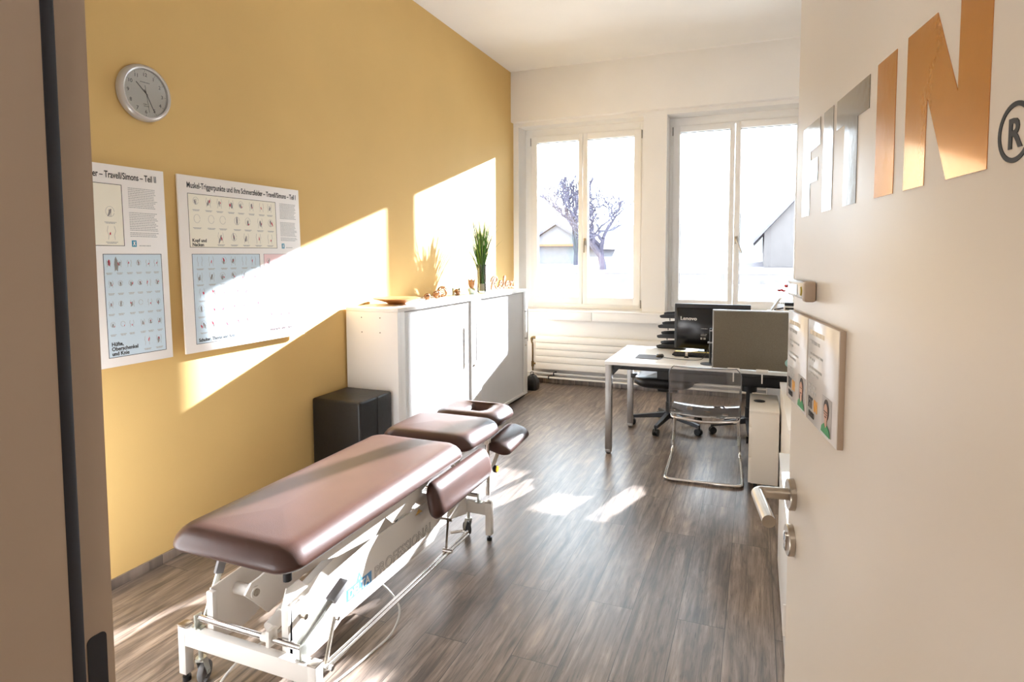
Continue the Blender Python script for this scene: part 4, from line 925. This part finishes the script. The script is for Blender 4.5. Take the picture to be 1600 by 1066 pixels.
kbd = thing('keyboard', 'slim black keyboard lying on the desk below the monitor', 'keyboard', (2.18, 4.79, DZ))
obj('base', MB().prism([(2.045, DZ+0.010), (2.07, DZ+0.0), (2.335, DZ), (2.335, DZ+0.017), (2.045, DZ+0.017)], 1, 4.73, 4.85), 'black', kbd)
kk = MB()
for i in range(14):
    for j in range(5): kk.box((2.056+i*0.0195, 4.736+j*0.022, DZ+0.017), (2.073+i*0.0195, 4.755+j*0.022, DZ+0.020))
obj('keys', kk, 'dark_grey', kbd)
st_ = thing('tape_dispenser', 'small clear tape dispenser in front of the black keyboard', 'tape dispenser', (2.155, 4.70, DZ))
obj('holder', MB().box((2.14, 4.685, DZ), (2.172, 4.715, DZ+0.012), 0.002), 'black', st_)
obj('tape_roll', MB().lathe([(0.008, -0.008), (0.018, -0.008), (0.018, 0.008), (0.008, 0.008), (0.008, -0.008)], (2.156, 4.70, DZ+0.029), 'x', 20, cap=False), 'paper', st_)
single('paper_stack', MB().box((2.04, 4.88, DZ), (2.30, 5.0, DZ+0.006)), 'yellow_paper', 'pale yellow sheets lying in front of the monitor', 'paper')
single('paper_sheet', MB().box((1.97, 4.40, DZ), (2.18, 4.56, DZ+0.002)).xform(Matrix.Identity(4)), 'paper', 'white sheet near the front edge of the desk', 'paper')
single('desk_cable', MB().tube(cr([(2.34, 4.55, DZ+0.15), (2.30, 4.62, DZ+0.05), (2.25, 4.60, DZ+0.004), (2.05, 4.58, DZ+0.008), (1.99, 4.63, DZ+0.008)], 6), 0.0022, 6), 'black', 'thin black mouse cable trailing across the desk', 'cable')

# ------------------------------------------------------------------ office chairs
def star_base(t, x, y, angs, rad=0.315):
    obj('gas_lift', MB().cyl((x, y, 0.08), (x, y, 0.36), 0.024, 16).cyl((x, y, 0.08), (x, y, 0.22), 0.030, 16), 'black', t)
    hb = MB().cyl((x, y, 0.085), (x, y, 0.135), 0.042, 18)
    obj('hub', hb, 'dark_grey', t)
    for a in angs:
        ca, sa = math.cos(a), math.sin(a)
        def P(r, s, z): return (x+ca*r-sa*s, y+sa*r+ca*s, z)
        m = MB().loft([[P(0.02, -0.024, 0.088), P(0.02, 0.024, 0.088), P(0.02, 0.020, 0.132), P(0.02, -0.020, 0.132)], [P(rad, -0.014, 0.062), P(rad, 0.014, 0.062), P(rad, 0.012, 0.086), P(rad, -0.012, 0.086)]])
        lg = obj('base_arm', m, 'dark_grey', t)
        w = MB().cyl(P(rad, 0, 0.05), P(rad, 0, 0.075), 0.008, 8)
        for s in (-0.014, 0.014):
            c0 = P(rad-0.008, s-0.008, 0.028); c1 = P(rad-0.008, s+0.008, 0.028); w.cyl(c0, c1, 0.028, 18)
        w.box(P(rad-0.008, 0, 0.045), P(rad-0.007, 0.001, 0.046)).sphere(P(rad-0.006, 0, 0.032), 0.024, sc=(0.8, 0.8, 1))
        obj('caster', w, 'black', lg)
oc = thing('office_chair', 'black office chair with five star base tucked under the desk', 'office chair', (1.965, 5.225, 0))
star_base(oc, 1.965, 5.225, [math.atan2(p[1]-5.225, p[0]-1.965) for p in ((1.652, 5.192), (1.892, 4.888), (2.263, 5.031), (2.223, 5.477), (1.829, 5.552))], 0.315)
s_ = MB(); rings = []
for i, (ins, z) in enumerate(((0.12, 0.375), (0.05, 0.388), (0.012, 0.412), (0.0, 0.44), (0.012, 0.462), (0.05, 0.475), (0.12, 0.478))):
    rings.append([(p[0], p[1], z) for p in rrect(1.70+ins, 2.19-ins, 4.90+ins*0.7, 5.40-ins*0.7, 0.11-ins*0.4)])
obj('seat', s_.loft(rings), 'black', oc, smooth=70)
obj('seat_mechanism', MB().box((1.88, 5.10, 0.325), (2.05, 5.36, 0.385), 0.012), 'black', oc)
obj('side_bracket', MB().box((1.66, 5.08, 0.43), (1.72, 5.16, 0.47), 0.006), 'black', oc)
obj('tilt_lever', MB().cyl((1.78, 5.18, 0.355), (1.885, 5.2, 0.355), 0.006, 8), 'black', oc)
b_ = MB(); rings = []
for ins, x in ((0.03, 2.365), (0.0, 2.350), (0.0, 2.332), (0.03, 2.318)):
    rings.append([(x+0.06*(p[1]-0.75), p[0], p[1]) for p in rrect(5.19+ins, 5.55-ins, 0.55+ins, 0.985-ins, 0.08)])
obj('backrest', b_.loft(rings), 'black', oc, smooth=70)
obj('back_post', bar((2.0, 5.27, 0.36), (2.36, 5.36, 0.42), 0.05, 0.02).cyl((2.362, 5.36, 0.41), (2.355, 5.36, 0.70), 0.018, 12), 'black', oc)
# stool behind the screen
so_ = thing('swivel_stool', 'black swivel stool with star base behind the clear chair under the desk', 'stool', (2.60, 5.27, 0))
star_base(so_, 2.60, 5.27, [math.radians(a) for a in (-160, -88, -20, 55, 125)], 0.30)
obj('seat', MB().lathe([(0.0, 0.43), (0.15, 0.43), (0.185, 0.445), (0.19, 0.47), (0.17, 0.49), (0.0, 0.495)], (2.60, 5.27, 0), seg=36, cap=False), 'black', so_)
obj('seat_plate', MB().cyl((2.60, 5.27, 0.355), (2.60, 5.27, 0.432), 0.06, 16), 'black', so_)

# ------------------------------------------------------------------ clear cantilever chair
ac = thing('acrylic_chair', 'clear acrylic cantilever chair with chrome tube frame in front of the desk', 'chair', (2.33, 4.25, 0), math.radians(2.5))
xc = 0.213; hw = 0.238
# local: x across, y towards the desk, origin under the seat centre
yb_, yf_ = -0.275, 0.295
pth = [(-0.215, 0.02, 0.392), (-0.213, 0.20, 0.395), (-0.214, 0.262, 0.385), (-0.217, 0.285, 0.35), (-0.226, 0.30, 0.17), (-0.234, 0.305, 0.06), (-0.236, 0.285, 0.022), (-0.238, 0.23, 0.0125), (-0.240, -0.20, 0.0125), (-0.228, -0.262, 0.0125), (-0.19, -0.278, 0.0125)]
left = cr(pth, 7)
right = [Vector((-p.x, p.y, p.z)) for p in left][::-1]
obj('tube_frame', MB().tube(left+right, 0.0115, 14), 'chrome', ac, local=True)
obj('seat_rail', MB().tube(cr([(-0.215, 0.02, 0.392), (-0.212, -0.10, 0.389), (-0.19, -0.138, 0.388), (-0.15, -0.145, 0.385), (0, -0.15, 0.372), (0.15, -0.145, 0.385), (0.19, -0.138, 0.388), (0.212, -0.10, 0.389), (0.215, 0.02, 0.392)], 6), 0.010, 12), 'chrome', ac, local=True)
for q in (-1, 1): obj('tube_joint', MB().cyl((q*0.2265, 0.300, 0.165), (q*0.229, 0.302, 0.105), 0.0128, 14), 'zinc', ac, local=True)
# shell: seat and back in one bent acrylic sheet, gently dished
prof = cr([(0.245, 0.392), (0.235, 0.409), (0.18, 0.414), (0.05, 0.408), (-0.06, 0.405), (-0.13, 0.412), (-0.165, 0.435), (-0.185, 0.48), (-0.205, 0.58), (-0.235, 0.70), (-0.25, 0.765)] and [(0.245, 0.392, 0), (0.235, 0.409, 0), (0.18, 0.414, 0), (0.05, 0.408, 0), (-0.06, 0.405, 0), (-0.13, 0.412, 0), (-0.165, 0.435, 0), (-0.185, 0.48, 0), (-0.205, 0.58, 0), (-0.235, 0.70, 0), (-0.25, 0.755, 0)], 5)
sh = MB(); G_ = []
for i, p in enumerate(prof):
    row = []
    for j in range(13):
        u = -1+2*j/12; z = p.y; y = p.x; w = 0.222
        if z < 0.43 and y > -0.15: z -= 0.016*(1-u*u)
        elif z > 0.43: y += -0.03*(1-u*u)*min(1, (z-0.43)/0.1)
        if z > 0.70: w = 0.222 - 0.03*max(0, (z-0.70)/0.055)**2*(1 if abs(u) > 0.9 else 0)
        row.append(sh.bm.verts.new((u*w, y, z)))
    G_.append(row)
for i in range(len(G_)-1):
    for j in range(12): sh.bm.faces.new([G_[i][j], G_[i][j+1], G_[i+1][j+1], G_[i+1][j]])
edge_pts = [G_[i][0].co.copy() for i in range(len(G_))] + [v.co.copy() for v in G_[-1]] + [G_[i][-1].co.copy() for i in range(len(G_)-1, -1, -1)]
bmesh.ops.solidify(sh.bm, geom=sh.bm.faces[:], thickness=0.006)
ash = obj('acrylic_shell', sh, 'acrylic', ac, local=True, smooth=50)
obj('polished_edge', MB().tube(edge_pts, 0.0034, 6), 'acrylic_edge', ash, local=True)

# ------------------------------------------------------------------ pedestal and sideboards by the door
pe = thing('drawer_pedestal', 'beige metal drawer pedestal standing in front of the desk', 'pedestal', (2.70, 4.24, 0))
obj('carcass', MB().box((2.628, 3.985, 0.045), (2.785, 4.47, 0.507), 0.002).box((2.612, 3.98, 0.494), (2.787, 4.475, 0.508), 0.002), 'beige', pe)
for a, b in ((0.047, 0.208), (0.212, 0.40), (0.404, 0.490)): 
    dw = obj('drawer', MB().box((2.612, 3.988, a), (2.6285, 4.467, b), 0.0015), 'beige', pe)
for x in (2.655, 2.755):
    for y in (4.02, 4.43): obj('caster', MB().cyl((x-0.01, y, 0.022), (x+0.01, y, 0.022), 0.022, 14).box((x-0.012, y-0.01, 0.03), (x+0.012, y+0.01, 0.046)), 'black', pe)
obj('lock', MB().lathe([(0.0, 0.0), (0.034, 0.0), (0.036, 0.003), (0.030, 0.005), (0.0, 0.005)], (2.672, 4.25, 0.5085), seg=24, cap=False), 'dark_grey', pe, label='dark oval grip plate on the top')
sa = thing('low_sideboard', 'low white sideboard behind the open door, next to the beige pedestal', 'sideboard', (3.0, 3.75, 0), 0, 'sideboards behind the door')
obj('carcass', MB().box((2.797, 3.12, 0.02), (3.25, 4.285, 0.62), 0.002), 'beige', sa)
obj('top_board', MB().box((2.793, 3.115, 0.62), (3.255, 4.285, 0.640), 0.002), 'beige', sa)
obj('plinth', MB().box((2.83, 3.14, 0), (3.22, 4.25, 0.02)), 'black', sa)
sbd = thing('low_sideboard', 'lower white sideboard behind the open door, nearer the doorway', 'sideboard', (3.0, 2.5, 0), 0, 'sideboards behind the door')
obj('carcass', MB().box((2.757, 1.95, 0.02), (3.25, 3.07, 0.52), 0.002), 'cab', sbd)
obj('top_board', MB().box((2.753, 1.945, 0.52), (3.255, 3.075, 0.538), 0.002), 'cab', sbd)
obj('plinth', MB().box((2.79, 1.98, 0), (3.22, 3.04, 0.02)), 'black', sbd)

# ------------------------------------------------------------------ by the right window: cabinet with phone and flowers
wc = thing('window_cabinet', 'white cabinet below the second window, carrying the desk phone', 'cabinet', (3.15, 5.9, 0))
obj('carcass', MB().box((2.745, 5.62, 0.02), (3.6, 6.15, 0.925), 0.002), 'cab', wc)
obj('top_board', MB().box((2.738, 5.61, 0.925), (3.607, 6.16, 0.95), 0.002), 'cab', wc)
obj('plinth', MB().box((2.77, 5.65, 0), (3.57, 6.12, 0.02)), 'black', wc)
WZ = 0.95
ph = thing('desk_phone', 'white desk phone with tilted display on the window cabinet', 'phone', (2.83, 5.9, WZ))
obj('body', MB().prism([(5.80, WZ), (6.02, WZ), (6.02, WZ+0.07), (5.98, WZ+0.075), (5.80, WZ+0.02)], 0, 2.80, 2.97), 'paper', ph)
obj('display', MB().box((-0.006, -0.09, 0), (0.006, 0.09, 0.15), 0.003).xform(Matrix.Translation((2.765, 5.9, WZ+0.012)) @ Matrix.Rotation(math.radians(32), 4, 'Y')), 'paper', ph)
obj('display_glass', MB().box((-0.010, -0.085, 0.008), (-0.006, 0.085, 0.14)).xform(Matrix.Translation((2.765, 5.9, WZ+0.012)) @ Matrix.Rotation(math.radians(32), 4, 'Y')), 'gloss_black', ph)
obj('support_arm', MB().tube([(2.79, 5.86, WZ+0.03), (2.865, 5.84, WZ+0.05)], 0.006, 8), 'black', ph)
pr = thing('label_printer', 'small white printer with black slots on the window cabinet', 'printer', (2.97, 5.9, WZ))
obj('body', MB().box((2.865, 5.72, WZ), (3.08, 5.79, WZ+0.075), 0.008).box((2.885, 5.70, WZ+0.005), (3.08, 5.785, WZ+0.03), 0.004), 'paper', pr)
obj('slot', MB().box((2.875, 5.718, WZ+0.045), (3.07, 5.722, WZ+0.062)).box((2.895, 5.698, WZ+0.010), (3.07, 5.702, WZ+0.016)), 'gloss_black', pr)
obj('lid', MB().box((2.87, 5.73, WZ+0.078), (3.08, 5.785, WZ+0.105), 0.004), 'black', pr)
for k, (x, z, r, lab) in enumerate(((2.835, 1.145, 0.018, 'small red paper flower farthest from the open door'), (2.855, 1.15, 0.014, 'middle small red paper flower above the desk phone'), (2.872, 1.140, 0.016, 'right small red paper flower above the desk phone'), (2.90, 1.185, 0.025, 'topmost large red paper flower above the printer'), (2.94, 1.160, 0.028, 'largest red paper flower, nearest the open door'))):
    t = thing('paper_flower', lab, 'flower', (x, 6.05, WZ), 0, 'red paper flowers')
    fl_ = MB()
    for q in range(6):
        a = q*PI/3; fl_.sphere((x+r*0.45*math.cos(a), 6.05+r*0.45*math.sin(a), z), r*0.62, 10, 7, (1, 1, 0.8))
    obj('bloom', fl_, 'red', t); obj('stem', MB().cyl((x, 6.05, WZ), (x, 6.05, z), 0.0018, 6), 'green2', t)
    obj('eye', MB().sphere((x, 6.05-r*0.75, z+0.004), r*0.28, 8, 6), 'black', t)

# ------------------------------------------------------------------ outside
struct('ground_outside', MB().box((-60, 7.06, -0.3), (60, 120, 0.30)), 'concrete')
gw = thing('garden_wall', 'long low grey stone garden wall outside the windows', 'garden wall', (-1, 25, 0.3))
obj('wall', MB().box((-30, 25, 0.3), (30, 25.4, 0.70)), 'parapet', gw); obj('coping', MB().box((-30, 24.95, 0.70), (30, 25.45, 0.80), 0.02), 'concrete', gw)
struct('bank_outside', MB().prism([(25.4, 0.3), (27, 0.85), (60, 1.5), (60, 0.3)], 0, -50, 50), 'parapet')
def tree(name, x, y, z, h, label, seed, m_, depth=7, spread=0.55, r0=0.16, trunk=0.18, up=0.12, mult=2):
    rng = random.Random(seed); mt = MB(); mbz = MB()
    def grow(p, d_, L_, r, lev, mb):
        n = 4; pts = [p]; q = p.copy(); dd = d_.copy()
        for i in range(n):
            dd = (dd + Vector((rng.uniform(-1, 1), rng.uniform(-1, 1), rng.uniform(-.5, 1)*0.6))*0.16 + Vector((0, 0, up*0.3))).normalized(); q = q + dd*L_/n; pts.append(q.copy())
        mb.tube(pts, [max(0.020, r*(1-0.28*i/n)) for i in range(n+1)], 6 if lev < 3 else (4 if lev < 6 else 3), cap=False)
        if lev >= depth: return
        for k in range(mult if lev else mult+2):
            ax = Vector((rng.uniform(-1, 1), rng.uniform(-1, 1)*0.8, rng.uniform(-.3, .3))).normalized()
            nd = (dd + ax*spread*rng.uniform(0.7, 1.5)).normalized()
            grow(pts[-1] if k == 0 else pts[rng.randint(2, n)], nd, L_*rng.uniform(0.68, 0.92), r*0.68, lev+1, mbz)
    grow(Vector((x, y, z)), Vector((0, 0, 1)), h*trunk, r0, 0, mt)
    t = thing(name, label, 'tree', (x, y, z)); obj('trunk', mt, m_, t); obj('branches', mbz, m_, t); return t
tree('bare_tree', -3.75, 26.6, 0.80, 7.2, 'large bare spreading tree standing close behind the garden wall', 4, 'bark2', 8, 0.72, 0.17, 0.15)
tree('bare_tree', -6.0, 30.0, 0.93, 6.6, 'slender upright bare tree in front of the pale gabled house', 9, 'bark2', 8, 0.34, 0.12, 0.17, up=0.35)
def gable(name, label, x0, x1, y0, y1, zb, ze, zr, over, wm, extra=None):
    t = thing(name, label, 'house', ((x0+x1)/2, (y0+y1)/2, zb)); xm = (x0+x1)/2
    obj('walls', MB().prism([(x0, zb), (x1, zb), (x1, ze), (xm, zr), (x0, ze)], 1, y0, y1), wm, t)
    s = (zr-ze)/(xm-x0); r = MB()
    for sg_ in (-1, 1):
        e = xm+sg_*(xm-x0+over); ez = ze-s*over
        r.prism([(xm, zr+0.02), (e, ez+0.02), (e, ez+0.16), (xm, zr+0.18)], 1, y0-over*0.6, y1+over*0.6)
    obj('roof', r, 'roof', t); return t
gable('house', 'grey gabled house seen through the second window', 2.93, 8.2, 29.0, 37.0, 0.9, 2.42, 5.4, 0.45, 'house')
h2 = gable('house', 'pale low gabled house with an orange awning strip', -9.9, -6.1, 33.0, 40.0, 0.9, 2.0, 3.15, 0.4, 'house2')
obj('awning', MB().box((-9.6, 32.6, 1.95), (-6.5, 33.0, 2.06)), 'orange', h2, label='faded orange awning strip')
hl = MB(); rng = random.Random(2); top = []
for i in range(41):
    x = -110+i*5.5; top.append((x, 100, 7.6+1.2*math.sin(i*0.35)+0.7*math.sin(i*0.9+1)))
V0 = [hl.bm.verts.new((p[0], 95, 0.3)) for p in top]; V1 = [hl.bm.verts.new((p[0], 103, p[2]*0.75)) for p in top]; V2 = [hl.bm.verts.new((p[0], 112, p[2])) for p in top]; V3 = [hl.bm.verts.new((p[0], 119, 0.3)) for p in top]
for A, B in ((V0, V1), (V1, V2), (V2, V3)):
    for i in range(40): hl.bm.faces.new([A[i], A[i+1], B[i+1], B[i]])
struct('hill_outside', hl, 'hill')
